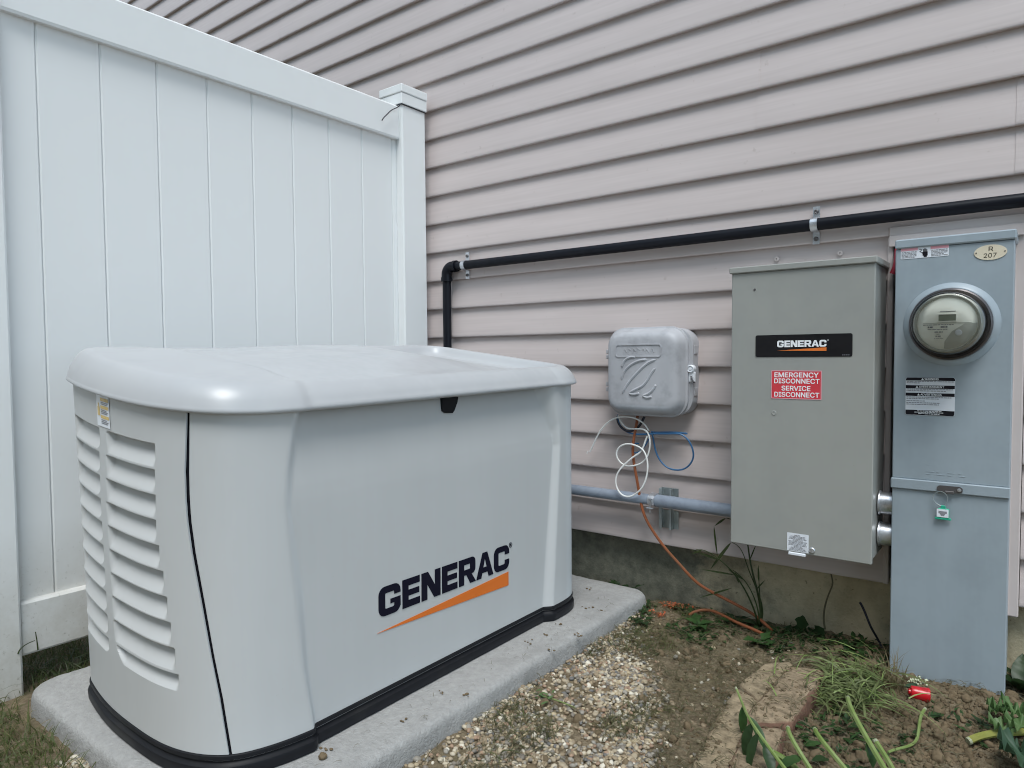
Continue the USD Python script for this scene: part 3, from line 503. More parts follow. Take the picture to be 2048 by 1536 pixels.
SD = np.linspace(0.655, 0.78, 30); BD = np.array([body(z, SD) - np.c_[norm_at(SD) * 0.0060, np.zeros(30)] for z in ZB[::8]])
obj('dark_seam', skin(np.ones((BD.shape[0] - 1, BD.shape[1] - 1), bool), BD), M['seam'], gen, smooth=60)
# lifting catch tucked under the lid
def panel_x(z): return -1.113 - panel_depth(z)
kp = [(-1.1480, -0.8434, 0.7258), (-1.1480, -0.7920, 0.7254), (-1.1480, -0.7940, 0.7156), (-1.1480, -0.8051, 0.6954), (-1.1480, -0.8106, 0.6908), (-1.1480, -0.8371, 0.6927), (-1.1480, -0.8440, 0.6968)]
catch = trimesh.creation.extrude_polygon(Polygon([(p[1], p[2]) for p in kp] + [(kp[1][1], kp[1][2] + 0.02), (kp[0][1], kp[0][2] + 0.02)][:0]).buffer(0.002), 0.012, engine='earcut')
obj('lid_latch', trimesh.Trimesh(np.stack([catch.vertices[:, 2] - 1.1495, catch.vertices[:, 0], catch.vertices[:, 1]], 1), catch.faces, process=False), M['black_plastic'], gen)
# base
def base_row(o, z):
    w = np.array([1.0])
    y = L[:, 1]; onf = (S > S_NEAR - 0.20) & (S < dr[859] + 0.12)
    a = ss((y - yL(0.1)) / (yLi(0.1) - yL(0.1))) * (1 - ss((y - yRi(0.1)) / (yR(0.1) - yRi(0.1)))) * onf
    p = L.copy(); p[:, 0] = p[:, 0] * (1 - a) + (-1.1340) * a
    t = np.roll(p, -1, 0) - np.roll(p, 1, 0); n = np.stack([t[:, 1], -t[:, 0]], 1); n /= np.linalg.norm(n, axis=1)[:, None] + 1e-12
    n = (n + np.roll(n, 1, 0) + np.roll(n, -1, 0)) / 3
    return np.c_[p + n * o, np.full(len(p), z)]
obj('base', rings([base_row(o, z) for o, z in ((0.000, 0.0552), (0.0040, 0.0565), (0.0060, 0.060), (0.0068, 0.074), (0.0055, 0.078), (0.001, 0.0805), (-0.0015, 0.084), (-0.001, 0.0875), (0.0022, 0.0895), (0.0030, 0.093), (0.0026, 0.0975), (0.0, 0.0995), (-0.012, 0.100))]), M['black_plastic'], gen, smooth=40)
# lid
LL = L + N * (0.011 * ss((-1.10 - L[:, 0]) / 0.34) * (S < S_NEAR))[:, None]; sl = (S > S_NEAR - 0.25) & (S < dr[859] + 0.15)
rec = ss((L[:, 1] + 1.262) / 0.03) * (1 - ss((L[:, 1] + 0.40) / 0.03)) * sl * 0.007
LL = LL - np.array([1.0, 0]) * rec[:, None]
def lid_top(x, y, e):
    """height of the lid's top; e = distance in from the rim"""
    z = lid_rim(x, y)
    crown = 0.022 * np.clip(1 - ((y + 0.86) / 0.55) ** 2, -0.5, 1) * ss(e / 0.16)
    dish = -0.030 * ss((y + 0.80) / 0.42) * ss(e / 0.030)
    crease = -0.0030 * np.exp(-((y + 1.232 - 0.03 * (x + 1.14)) / 0.010) ** 2) * ss(e / 0.012) + 0.0045 * (1 - ss((y + 1.262 - 0.03 * (x + 1.14)) / 0.045))
    return z + crown + dish + crease
lr = []
ex, ey = LL[:, 0], LL[:, 1]
prof = [(-0.004, 0.0, -0.006), (0.010, 0.0, -0.0030), (0.0158, 0.0, 0.0), (0.0172, 0.0, 0.0020), (0.0168, 0.0, 0.0055), (0.0154, 0.0, 0.0080), (0.0146, 0.0, 0.0105), (0.0128, 0.26, 0.0), (0.0096, 0.40, 0.0), (0.0050, 0.55, 0.0), (-0.0010, 0.70, 0.0), (-0.0085, 0.84, 0.0), (-0.0150, 0.925, 0.0), (-0.0210, 0.972, 0.0), (-0.0280, 0.993, 0.0), (-0.0360, 1.0, 0.0)]
for o, f, a in prof:
    p = LL + N * o; zl, zr = lid_low(p[:, 0], p[:, 1]), lid_top(p[:, 0], p[:, 1], np.zeros(len(p)))
    lr.append(np.c_[p, zl + a if f == 0 else (zl * (1 - f) + zr * f)])
p0 = LL + N * -0.036; cen = np.stack([np.full(len(p0), -1.43), np.clip(p0[:, 1], -1.15, -0.52)], 1)
for t in np.r_[0.012, 0.03, 0.05, 0.075, 0.10, 0.13, 0.17, np.linspace(0.21, 1.0, 26)]:
    p = p0 * (1 - t) + cen * t; e = np.linalg.norm(p - p0, axis=1)
    lr.append(np.c_[p, lid_top(p[:, 0], p[:, 1], e)])
obj('lid', rings(lr), M['genlid'], gen, smooth=60)
# maker's lettering: broad squared capitals over a wedge
def squared(word):
    w, t, gap, out, x = 1.02, 0.30, 0.085, [], 0.0
    th = 0.235
    def ring(): return sbox(0.28, 0.28, w - 0.28, 0.72).buffer(0.28, quad_segs=5).difference(sbox(t + 0.05, th + 0.05, w - t - 0.05, 1 - th - 0.05).buffer(0.05, quad_segs=4))
    for ch in word:
        if ch in 'GC':
            g = ring().difference(sbox(w - t - 0.02, 0.40 if ch == 'C' else 0.50, w + 0.1, 0.62 if ch == 'C' else 0.645))
            if ch == 'G': g = g.union(sbox(0.54, 0.36, w, 0.52)).union(sbox(w - t, 0.1, w, 0.5).intersection(sbox(0, 0.18, w, 0.52)))
            adv = w
        elif ch == 'E': adv = 0.86; g = unary_union([sbox(0, 0, t, 1), sbox(0, 0, adv, th + 0.01), sbox(0, 0.395, adv - 0.03, 0.605), sbox(0, 1 - th - 0.01, adv, 1)])
        elif ch == 'N': adv = 1.0; g = unary_union([sbox(0, 0, t, 1), sbox(adv - t, 0, adv, 1), Polygon([(0, 1), (0.34, 1), (adv, 0), (adv - 0.34, 0)])])
        elif ch == 'R':
            adv = 0.98; bowl = sbox(0, 0.36, adv - 0.2, 1).union(sbox(adv - 0.4, 0.56, adv - 0.2, 0.8).buffer(0.2, quad_segs=5)); hole = sbox(t, 0.36 + th - 0.03, adv - t - 0.02, 1 - th)
            g = unary_union([bowl.difference(hole), sbox(0, 0, t, 1), Polygon([(0.40, 0.42), (0.70, 0.42), (adv + 0.03, 0), (adv - 0.32, 0)])])
        elif ch == 'A': adv = 1.08; g = Polygon([(0, 0), (0.39, 1), (0.69, 1), (adv, 0), (adv - 0.31, 0), (adv - 0.37, 0.20), (0.37, 0.20), (0.31, 0)]).difference(Polygon([(0.435, 0.41), (0.645, 0.41), (0.54, 0.76)]))
        out.append(affinity.translate(g, x)); x += adv + gap * (0.45 if ch == 'A' else 0.6 if ch == 'R' else 1)
    return unary_union(out), x - gap
word, WL = squared('GENERAC')
def on_panel(poly2d, thick=0.0007, lift=0.0003):
    """a flat shape drawn in (y, z), laid on the front panel's curve"""
    m = extr(poly2d, thick); m = m.subdivide(); v = m.vertices
    return trimesh.Trimesh(np.stack([panel_x(v[:, 1]) + lift + v[:, 2], v[:, 0], v[:, 1]], 1), m.faces, process=False)
wy0, wy1 = -1.0605, -0.6000
sc = (wy1 - wy0) / WL
lt = affinity.scale(word, sc, 0.0655, origin=(0, 0)); lt = affinity.translate(lt, wy0, 0.2545)
lt = affinity.affine_transform(lt, [1, 0, -0.010, 1, 0, -0.010 * 0.62])   # sits a hair off level, as stuck on
obj('lettering', on_panel(lt), M['logo_black'], fp, smooth=False)
ry, rz = -0.5935, 0.3155
obj('registered_mark', on_panel(unary_union([Point(ry, rz).buffer(0.0068).difference(Point(ry, rz).buffer(0.0054)), sbox(ry - 0.0026, rz - 0.003, ry - 0.0012, rz + 0.0032), Point(ry, rz + 0.0014).buffer(0.0022).difference(Point(ry, rz + 0.0014).buffer(0.001)), Polygon([(ry, rz - 0.0002), (ry + 0.0012, rz - 0.0002), (ry + 0.003, rz - 0.003), (ry + 0.0016, rz - 0.003)])])), M['logo_black'], fp, smooth=False)
obj('wedge', on_panel(Polygon([(-1.0655, 0.2270), (-0.6030, 0.2450), (-0.6030, 0.2075)])), M['orange'], fp, smooth=False)
# safety sticker under the lid on the end panel
def on_end(s0, s1, z0, z1, lift, n=10):
    """a patch between two places along the end panel and two heights"""
    out = []
    for z in np.linspace(z0, z1, 6):
        sq = np.linspace(s0, s1, n); out.append(body(z, sq) + np.c_[norm_at(sq) * lift, np.zeros(n)])
    out = np.array(out); i, j = np.meshgrid(np.arange(5), np.arange(n - 1), indexing='ij'); q = np.stack([i * n + j, i * n + j + 1, (i + 1) * n + j + 1, (i + 1) * n + j], -1).reshape(-1, 4)
    return trimesh.Trimesh(out.reshape(-1, 3), np.vstack([q[:, [0, 1, 2]], q[:, [0, 2, 3]]]), process=False)
st = obj('safety_sticker', on_end(0.386, 0.450, 0.664, 0.7225, 0.0012), M['sticker'], gen, smooth=True)
obj('sticker_band', [on_end(0.408, 0.447, z, z + 0.0062, 0.0018) for z in (0.7130, 0.6985, 0.6800)], M['sticker_yellow'], st, smooth=True)
obj('sticker_symbol', [on_end(0.3915, 0.404, 0.684, 0.701, 0.0018), on_end(0.395, 0.4005, 0.701, 0.708, 0.0018)], M['sticker_yellow'], st, smooth=True)
obj('sticker_print', [on_end(0.410, 0.444 - 0.004 * (k % 3), z, z + 0.0017, 0.0018) for k, z in enumerate((0.7095, 0.7065, 0.6950, 0.6920, 0.6890, 0.6762, 0.6730, 0.6700))], M['print_grey'], st, smooth=True)
# ------------------------------------------------------------------ transfer switch
ts = thing('transfer_switch', 'tall grey steel transfer switch box with a black nameplate and a red disconnect label', 'electrical box', (-0.5, -0.09, 0.68))
X0, X1, ZA, ZC = -0.6785, -0.3255, 0.3045, 1.0470
obj('enclosure', cham((X0 + 0.003, -0.1690, ZA + 0.006), (X1 - 0.003, -0.0160, ZC), 0.002), M['switch_grey'], ts)
cov = obj('front_cover', cham((X0, -0.1805, ZA), (X1, -0.1680, ZC - 0.001), 0.0022), M['switch_grey'], ts)
obj('top_hood', [cham((X0 - 0.0055, -0.1860, ZC - 0.0015), (X1 + 0.0045, -0.0160, 1.0620), 0.0022)], M['switch_grey'], ts)
YP = -0.1806
npl = obj('nameplate', plate_y(-0.6125, 0.8185, -0.3745, 0.8765, YP, 0.0010, 0.005), M['plate_black'], ts)
w2, wl2 = squared('GENERAC'); s2 = 0.1215 / wl2
obj('lettering', face_y(extr(affinity.translate(affinity.scale(w2, s2, 0.0172, origin=(0, 0)), -0.5560, 0.8440), 0.0005), YP - 0.0010), M['white_ink'], npl, smooth=False)
obj('wedge', face_y(extr(Polygon([(-0.5560, 0.8350), (-0.4345, 0.8330), (-0.4345, 0.8425)]), 0.0005), YP - 0.0010), M['orange'], npl, smooth=False)
obj('registered_mark', lathe_y([(0.0014, YP - 0.0010), (0.0014, YP - 0.0014), (0.0, YP - 0.0014)], -0.4310, 0.8605, 10), M['white_ink'], npl)
obj('small_print', dashes_y(-0.398, -0.380, 0.8220, 0.0014, YP - 0.0010, 4), M['print_grey'], npl, smooth=False)
em = obj('disconnect_label', plate_y(-0.5705, 0.7085, -0.4450, 0.7830, YP, 0.0006, 0.0015), M['sticker_red'], ts)
obj('label_border', face_y(extr(rrect(-0.5705, 0.7085, -0.4450, 0.7830, 0.0015).difference(rrect(-0.5685, 0.7105, -0.4470, 0.7810, 0.001)), 0.0003), YP - 0.0006), M['sticker_pink'], em, smooth=False)
for s, x, z, w in (('EMERGENCY', -0.5625, 0.7655, 0.1100), ('DISCONNECT', -0.5630, 0.7495, 0.1130), ('SERVICE', -0.5440, 0.7305, 0.0720), ('DISCONNECT', -0.5625, 0.7140, 0.1120)):
    obj('lettering', text_y(s, x, z, 0.0120, YP - 0.0006, w, True, 0.0005), M['white_ink'], em, smooth=False)
obj('cover_screw', lathe_y([(0.0065, YP + 0.0008), (0.0065, YP - 0.0004), (0.0050, YP - 0.0012), (0.0030, YP - 0.0005), (0.0, YP - 0.0003)], -0.5630, 0.6700, 20), M['switch_grey'], ts)
ws = obj('warning_sticker', plate_y(-0.5265, 0.3085, -0.4725, 0.3560, YP, 0.0005, 0.001), M['sticker'], ts)
for k, z in enumerate(np.linspace(0.3515, 0.3120, 13)):
    wdt = (0.018, 0.036, 0.042, 0.044, 0.024, 0.046, 0.044, 0.046, 0.046, 0.020, 0.034, 0.040, 0.044)[k]
    obj('sticker_print', dashes_y(-0.4995 - wdt / 2, -0.4995 + wdt / 2, z - 0.0008, 0.0014, YP - 0.0005, k), M['print_grey'], ws, smooth=False)
obj('hasp_tab', [cham((-0.5230, -0.1835, 0.2975), (-0.4800, -0.1700, 0.3055), 0.0015)], M['sticker'], ts)
obj('cover_latch', lathe_y([(0.0075, YP + 0.001), (0.0075, YP - 0.0020), (0.0060, YP - 0.0035), (0.0, YP - 0.0035)], -0.4640, 0.3180, 20), M['galv'], ts)
obj('enclosure_screw', lathe_y([(0.003, YP + 0.001), (0.003, YP - 0.001), (0, YP - 0.0012)], -0.6160, 0.9990, 12), M['screw'], ts)

# two short steel couplings joining the switch and the meter cabinet
for k, (z, lab) in enumerate(((0.4440, 'upper of two silver steel couplings between the grey boxes'), (0.3640, 'lower of two silver steel couplings between the grey boxes'))):
    c = thing('conduit_coupling', lab, 'coupling', (-0.31, -0.09, z), 'steel couplings between switch and meter cabinet')
    def lx(prof, n=32): m = lathe_y([(r, x) for r, x in prof], -0.085, z, n); v = m.vertices.copy(); return trimesh.Trimesh(np.stack([v[:, 1], v[:, 0], v[:, 2]], 1), m.faces[:, ::-1] if False else m.faces, process=False)
    obj('sleeve', lx([(0.0285, -0.3215), (0.0290, -0.3150), (0.0285, -0.3050), (0.0275, -0.2890)][::-1]), M['galv'], c)
    obj('locknut', lx([(0.020, -0.3262), (0.0312, -0.3260), (0.0320, -0.3245), (0.0316, -0.3222), (0.0285, -0.3214)][::-1]), M['galv'], c)

# ------------------------------------------------------------------ meter cabinet and meter
mc = thing('meter_cabinet', 'tall blue-grey steel meter cabinet standing in the soil at the wall', 'meter cabinet', (-0.173, -0.06, 0.5))
A, Bx = -0.2920, -0.0555
obj('cabinet_body', cham((A + 0.001, -0.1170, -0.15), (Bx - 0.001, 0.0005, 1.0860), 0.002), M['meter_grey'], mc)
obj('top_hood', cham((A - 0.0008, -0.1305, 1.0800), (Bx + 0.003, 0.0005, 1.1020), 0.003), M['meter_grey'], mc)
obj('upper_cover', cham((A, -0.1255, 0.5180), (Bx, -0.1165, 1.0795), 0.002), M['meter_grey'], mc)
obj('lower_cover', cham((A, -0.1255, -0.15), (Bx, -0.1165, 0.4935), 0.002), M['meter_grey'], mc)
obj('joint_strip', cham((A - 0.0025, -0.1310, 0.4930), (Bx + 0.0015, -0.1165, 0.5185), 0.0022), M['meter_grey'], mc)
MX, MZ, YM = -0.1750, 0.8930, -0.1256
obj('meter_ring', lathe_y([(0.0985, YM + 0.001), (0.0975, YM - 0.0010), (0.0950, YM - 0.0035), (0.0880, YM - 0.0105), (0.0845, YM - 0.0125), (0.0800, YM - 0.0125), (0.0785, YM - 0.0105), (0.0780, YM + 0.003)], MX, MZ, 96), M['meter_grey'], mc, smooth=50)
YL_ = YM
wl = obj('warning_label', plate_y(-0.2655, 0.6755, -0.1635, 0.7675, YL_, 0.0006, 0.005), M['sticker'], mc)
for z0, z1 in ((0.7595, 0.7670), (0.7405, 0.7480), (0.7220, 0.7295), (0.6762, 0.6880)):
    poly = rrect(-0.2650, 0.6758, -0.1640, 0.7672, 0.005).intersection(sbox(-0.3, z0, 0, z1)); obj('label_band', face_y(extr(poly, 0.0003), YL_ - 0.0006), M['sticker_black'], wl, smooth=False)
for s, x, z, w in (('WARNING', -0.2260, 0.7612, 0.0290), ('AVERTISSEMENT', -0.2375, 0.7422, 0.0520), ('ADVERTENCIA', -0.2340, 0.7236, 0.0440)):
    obj('lettering', text_y(s, x, z, 0.0046, YL_ - 0.0009, w, True, 0.0003), M['white_ink'], wl, smooth=False)
    obj('warning_triangle', face_y(extr(Polygon([(x - 0.0068, z - 0.0004), (x - 0.0012, z - 0.0004), (x - 0.0040, z + 0.0050)]), 0.0003), YL_ - 0.0009), M['white_ink'], wl, smooth=False)
for k, (z, x1) in enumerate(((0.7565, -0.166), (0.7530, -0.236), (0.7378, -0.168), (0.7340, -0.182), (0.7185, -0.168), (0.7150, -0.196), (0.7095, -0.224), (0.7050, -0.194), (0.7010, -0.194))):
    obj('label_print', dashes_y(-0.2635, x1, z, 0.0016, YL_ - 0.0006, 40 + k), M['print_grey'], wl, smooth=False)
for k, (z, x0, x1) in enumerate(((0.6852, -0.240, -0.190), (0.6820, -0.246, -0.184), (0.6788, -0.238, -0.194))):
    obj('label_print', dashes_y(x0, x1, z, 0.0014, YL_ - 0.0009, 60 + k), M['white_ink'], wl, smooth=False)
dl = obj('danger_label', plate_y(-0.2805, 1.0545, -0.1810, 1.0815 - 0.0005, YL_, 0.0006, 0.002), M['sticker'], mc)
obj('label_band', [plate_y(-0.2800, 1.0735, -0.2445, 1.0800, YL_ - 0.0006, 0.0003), plate_y(-0.2180, 1.0735, -0.1815, 1.0800, YL_ - 0.0006, 0.0003)], M['sticker_pink'], dl, smooth=False)
for k in range(5):
    z = 1.0700 - 0.0032 * k
    obj('label_print', dashes_y(-0.2785, -0.2470 - 0.004 * (k == 4), z, 0.0013, YL_ - 0.0006, 80 + k) + dashes_y(-0.2165, -0.1835 - 0.005 * (k == 3), z, 0.0013, YL_ - 0.0006, 90 + k), M['print_grey'], dl, smooth=False)
hx, hz = -0.2290, 1.0600                                             # warning pictogram: a dark hand and a jagged arrow
hand = unary_union([sbox(hx - 0.0042, hz, hx + 0.0042, hz + 0.0075).buffer(0.001), sbox(hx - 0.0042, hz + 0.006, hx - 0.0024, hz + 0.0150), sbox(hx - 0.0019, hz + 0.006, hx - 0.0002, hz + 0.0165), sbox(hx + 0.0003, hz + 0.006, hx + 0.0020, hz + 0.0160), sbox(hx + 0.0025, hz + 0.006, hx + 0.0042, hz + 0.0140), Polygon([(hx - 0.0042, hz + 0.002), (hx - 0.0072, hz + 0.0065), (hx - 0.0060, hz + 0.0080), (hx - 0.0035, hz + 0.005)]), sbox(hx - 0.003, hz - 0.004, hx + 0.0034, hz)])
arrow = LineString([(hx - 0.0135, hz + 0.0160), (hx - 0.0065, hz + 0.0135), (hx - 0.0115, hz + 0.0095), (hx - 0.0065, hz + 0.0072)]).buffer(0.0006)
obj('hand_symbol', [face_y(extr(hand, 0.0003), YL_ - 0.0006), face_y(extr(arrow, 0.0003), YL_ - 0.0006)], M['sticker_black'], dl, smooth=False)
ov = affinity.scale(Point(-0.1005, 1.0545).buffer(1, quad_segs=24), 0.0310, 0.0172)
tg = obj('number_tag', face_y(extr(ov, 0.0014), YL_), M['brass'], mc, smooth=False)
obj('lettering', text_y('R', -0.1040, 1.0575, 0.0098, YL_ - 0.0014, 0.0085, False, 0.0004), M['tag_black'], tg, smooth=False)
obj('lettering', text_y('207', -0.1130, 1.0428, 0.0098, YL_ - 0.0014, 0.0240, False, 0.0004), M['tag_black'], tg, smooth=False)
for x in (-0.1275, -0.0735): obj('rivet', lathe_y([(0.0016, YL_ - 0.0012), (0.0014, YL_ - 0.0022), (0, YL_ - 0.0024)], x, 1.0548, 10), M['screw'], tg)
lt_ = obj('cover_latch', [face_y(extr(rrect(-0.1960, 0.4950, -0.1440, 0.5105, 0.0075), 0.0020), -0.1312), cham((-0.1790, -0.1375, 0.4925), (-0.1610, -0.1325, 0.4990), 0.001)], M['screw'], mc)
obj('latch_screw', lathe_y([(0.0045, -0.133), (0.004, -0.1350), (0, -0.1356)], -0.1510, 0.5030, 14), M['galv'], lt_)
# faint pressed marks above the strip
er = random.Random(8)
obj('pressed_marks', [cham((x, -0.1262, z), (x + er.uniform(0.006, 0.018), -0.1254, z + 0.0012), 0.0004) for z in (0.5560, 0.5395, 0.5335) for x in np.arange(-0.220, -0.145 if z < 0.55 else -0.205, 0.022)], M['meter_grey'], mc)

em_ = thing('electricity_meter', 'round glass electricity meter in the upper half of the blue-grey cabinet', 'electricity meter', (MX, -0.17, MZ))
obj('collar', lathe_y([(0.0835, YM - 0.0100), (0.0840, YM - 0.0190), (0.0825, YM - 0.0235), (0.0795, YM - 0.0250), (0.0790, YM - 0.0215), (0.0760, YM - 0.0200), (0.0720, YM - 0.0200)], MX, MZ, 96), M['glass_rim'], em_, smooth=40)
obj('inner_drum', lathe_y([(0.0680, YM - 0.0150), (0.0672, YM - 0.0760), (0.0640, YM - 0.0800), (0.0605, YM - 0.0780), (0.0598, YM - 0.0730)], MX, MZ, 80), M['meter_inner'], em_, smooth=40)
fpt = obj('faceplate', lathe_y([(0.0600, YM - 0.0700), (0.0600, YM - 0.0750), (0.0590, YM - 0.0758), (0.0, YM - 0.0758)], MX, MZ, 80), M['meter_face'], em_, smooth=30)
obj('glass_cover', lathe_y([(0.0745, YM - 0.0200), (0.0735, YM - 0.0420), (0.0700, YM - 0.0880), (0.0680, YM - 0.0930), (0.0640, YM - 0.0955), (0.0400, YM - 0.0980), (0.0, YM - 0.0990)], MX, MZ, 96), M['glass'], em_, smooth=60)
YF = YM - 0.0758
fx, fz = MX, MZ
obj('display', [plate_y(fx - 0.0165, fz + 0.0055, fx + 0.0170, fz + 0.0200, YF, 0.0010, 0.001)], M['lcd'], fpt, smooth=False)
obj('display_frame', face_y(extr(rrect(fx - 0.0185, fz + 0.0035, fx + 0.0190, fz + 0.0220, 0.001).difference(rrect(fx - 0.0165, fz + 0.0055, fx + 0.0170, fz + 0.0200, 0.001)), 0.0016), YF), M['meter_face'], fpt, smooth=False)
obj('slot', plate_y(fx - 0.0140, fz + 0.0265, fx + 0.0165, fz + 0.0278, YF, 0.0006), M['print_grey'], fpt, smooth=False)
obj('dividing_rib', cham((fx - 0.0470, YF - 0.0010, fz + 0.0005), (fx + 0.0470, YF, fz + 0.0017), 0.0003), M['meter_inner'], fpt)
cov_ = Point(fx, fz).buffer(0.0575, quad_segs=20).intersection(Polygon([(fx + 0.060, fz + 0.000), (fx + 0.034, fz - 0.0015), (fx + 0.010, fz - 0.018), (fx - 0.004, fz - 0.041), (fx - 0.006, fz - 0.07), (fx + 0.07, fz - 0.07), (fx + 0.07, fz)]))
obj('optical_window', face_y(extr(cov_, 0.0008), YF), M['meter_inner'], fpt, smooth=False)
obj('optical_port', lathe_y([(0.0068, YF), (0.0068, YF - 0.0022), (0.0052, YF - 0.0030), (0, YF - 0.0030)], fx + 0.0225, fz - 0.0215, 24), M['sticker'], fpt)
obj('face_print', dashes_y(fx - 0.047, fx + 0.013, fz - 0.0035, 0.0013, YF, 101) + dashes_y(fx - 0.0375, fx - 0.0255, fz - 0.0098, 0.0036, YF, 102) + dashes_y(fx - 0.012, fx + 0.001, fz - 0.0098, 0.0036, YF, 103) + dashes_y(fx - 0.0375, fx + 0.001, fz - 0.0140, 0.0014, YF, 104) + dashes_y(fx - 0.024, fx - 0.008, fz - 0.0205, 0.0024, YF, 105) + dashes_y(fx - 0.020, fx - 0.014, fz - 0.0245, 0.0010, YF, 106) + dashes_y(fx - 0.022, fx - 0.011, fz - 0.0300, 0.0022, YF, 107) + dashes_y(fx - 0.025, fx - 0.007, fz - 0.0340, 0.0008, YF, 108), M['print_grey'], fpt, smooth=False)

sl_ = thing('meter_seal', 'small green plastic seal hanging on a wire from the cabinet latch', 'seal tag', (-0.182, -0.135, 0.445))
obj('seal_body', [cham((-0.1990, -0.1350, 0.4285), (-0.1660, -0.1300, 0.4335), 0.0012), cham((-0.1930, -0.1350, 0.4330), (-0.1700, -0.1310, 0.4560), 0.0012), cham((-0.1875, -0.1345, 0.4550), (-0.1775, -0.1315, 0.4630), 0.0012)], M['green_seal'], sl_)
obj('seal_window', plate_y(-0.1950, 0.4350, -0.1710, 0.4540, -0.1350, 0.0008), M['sticker'], sl_, smooth=False)
obj('seal_mark', [plate_y(-0.1915, 0.4440, -0.1745, 0.4495, -0.1358, 0.0003), face_y(extr(Polygon([(-0.189, 0.444), (-0.177, 0.444), (-0.180, 0.4385), (-0.186, 0.4385)]), 0.0003), -0.1358)], M['print_grey'], sl_, smooth=False)
obj('seal_wire', tube([(-0.1860, -0.1330, 0.4620), (-0.1995, -0.1345, 0.4700), (-0.2030, -0.1360, 0.4820), (-0.1960, -0.1385, 0.4930), (-0.1850, -0.1400, 0.4965), (-0.1760, -0.1390, 0.4900), (-0.1745, -0.1345, 0.4750), (-0.1790, -0.1335, 0.4620)], 0.0009, 6, 40), M['galv_dull'], sl_)
rs = thing('red_strap', 'dark red strap end showing between the meter cabinet and the siding', 'strap', (-0.305, -0.02, 1.07))
obj('strap', [tube([(-0.2945, -0.034, 1.108), (-0.3010, -0.036, 1.098), (-0.3035, -0.036, 1.075), (-0.3050, -0.036, 1.055), (-0.3115, -0.036, 1.030)], [0.002, 0.005, 0.0055, 0.0060, 0.0075], 8, 24)], M['red_strap'], rs)

# ------------------------------------------------------------------ cable box
cb = thing('cable_box', 'rounded pale grey plastic cable box on the siding with wires hanging below', 'cable box', (-0.98, -0.07, 0.77))
def rbox_y(x0, z0, x1, z1, r, prof):
    """a box standing off the wall: rounded-rectangle rows, (inset, y)"""
    base = loop_rr(x0, z0, x1, z1, (r,) * 4); n = loopn(base); R = [np.c_[base[:, 0] - n[:, 0] * i, np.full(len(base), y), base[:, 1] - n[:, 1] * i] for i, y in prof]
    c = np.array([(x0 + x1) / 2, prof[-1][1], (z0 + z1) / 2]); R += [R[-1] * (1 - t) + c * t for t in (0.3, 0.7, 1.0)]
    m = rings(R); return trimesh.Trimesh(m.vertices, m.faces, process=False)
U0, U1, V0, V1 = -1.1270, -0.8470, 0.6330, 0.9130
obj('back_box', rbox_y(U0 + 0.008, V0 + 0.006, U1 + 0.006, V1 - 0.004, 0.055, [(0.0, -0.010), (0.0, -0.060), (0.004, -0.062)]), M['cable_box'], cb)
dr_ = obj('hinged_cover', rbox_y(U0, V0, U1 - 0.006, V1, 0.058, [(0.006, -0.058), (0.0, -0.0595), (-0.0012, -0.064), (0.0, -0.0700), (0.0035, -0.0710), (0.0070, -0.0735), (0.0110, -0.0880), (0.0160, -0.0990), (0.0230, -0.1060), (0.0320, -0.1095), (0.0440, -0.1105)]), M['cable_box'], cb, smooth=60)
YC = -0.1100
fr = rrect(-1.078, 0.8195, -0.920, 0.8600, 0.010)
obj('embossed_frame', face_y(extr(fr.difference(fr.buffer(-0.0030)), 0.0026), YC), M['cable_box'], dr_)
wr = random.Random(12)
obj('embossed_mark', [face_y(extr(LineString([(x, 0.8305 + wr.uniform(0, 0.003)), (x + wr.uniform(-0.004, 0.006), 0.8485 - wr.uniform(0, 0.003)), (x + 0.010, 0.834 + wr.uniform(0, 0.008))]).buffer(0.0011), 0.0016), YC) for x in np.arange(-1.048, -0.945, 0.0155)], M['cable_box'], dr_)
for pts in ([(-1.0543, -0.1120, 0.7872), (-1.0489, -0.1120, 0.8046), (-1.0330, -0.1120, 0.8172), (-1.0068, -0.1120, 0.8187)], [(-1.0561, -0.1120, 0.7476), (-1.0454, -0.1120, 0.7762), (-1.0225, -0.1120, 0.7968), (-0.9913, -0.1120, 0.8093), (-0.9674, -0.1120, 0.8123)], [(-1.0544, -0.1120, 0.7048), (-1.0331, -0.1120, 0.7385), (-0.9982, -0.1120, 0.7750), (-0.9624, -0.1120, 0.8031), (-0.9372, -0.1120, 0.8122)], [(-1.0296, -0.1120, 0.7055), (-1.0086, -0.1120, 0.7186), (-0.9810, -0.1120, 0.7333), (-0.9640, -0.1120, 0.7537), (-0.9389, -0.1120, 0.7862)], [(-1.0296, -0.1120, 0.7055), (-1.0156, -0.1120, 0.7028), (-0.9948, -0.1120, 0.7080)], [(-0.9827, -0.1120, 0.7006), (-0.9606, -0.1120, 0.7090), (-0.9455, -0.1120, 0.7232), (-0.9388, -0.1120, 0.7357)], [(-0.9827, -0.1120, 0.7006), (-0.9691, -0.1120, 0.6948), (-0.9522, -0.1120, 0.6984)]):
    p = spline([(q[0], YC - 0.0002, q[2]) for q in pts], 18); obj('embossed_swoosh', tube(p, np.r_[0.0014, np.full(16, 0.0044), 0.0014], 6), M['cable_box'], dr_)
for z in (0.826, 0.720):
    h = obj('hinge', [cham((U0 - 0.010, -0.070, z - 0.012), (U0 + 0.004, -0.056, z + 0.002), 0.002), cham((U0 - 0.010, -0.070, z + 0.005), (U0 + 0.004, -0.056, z + 0.019), 0.002)], M['cable_box'], cb)
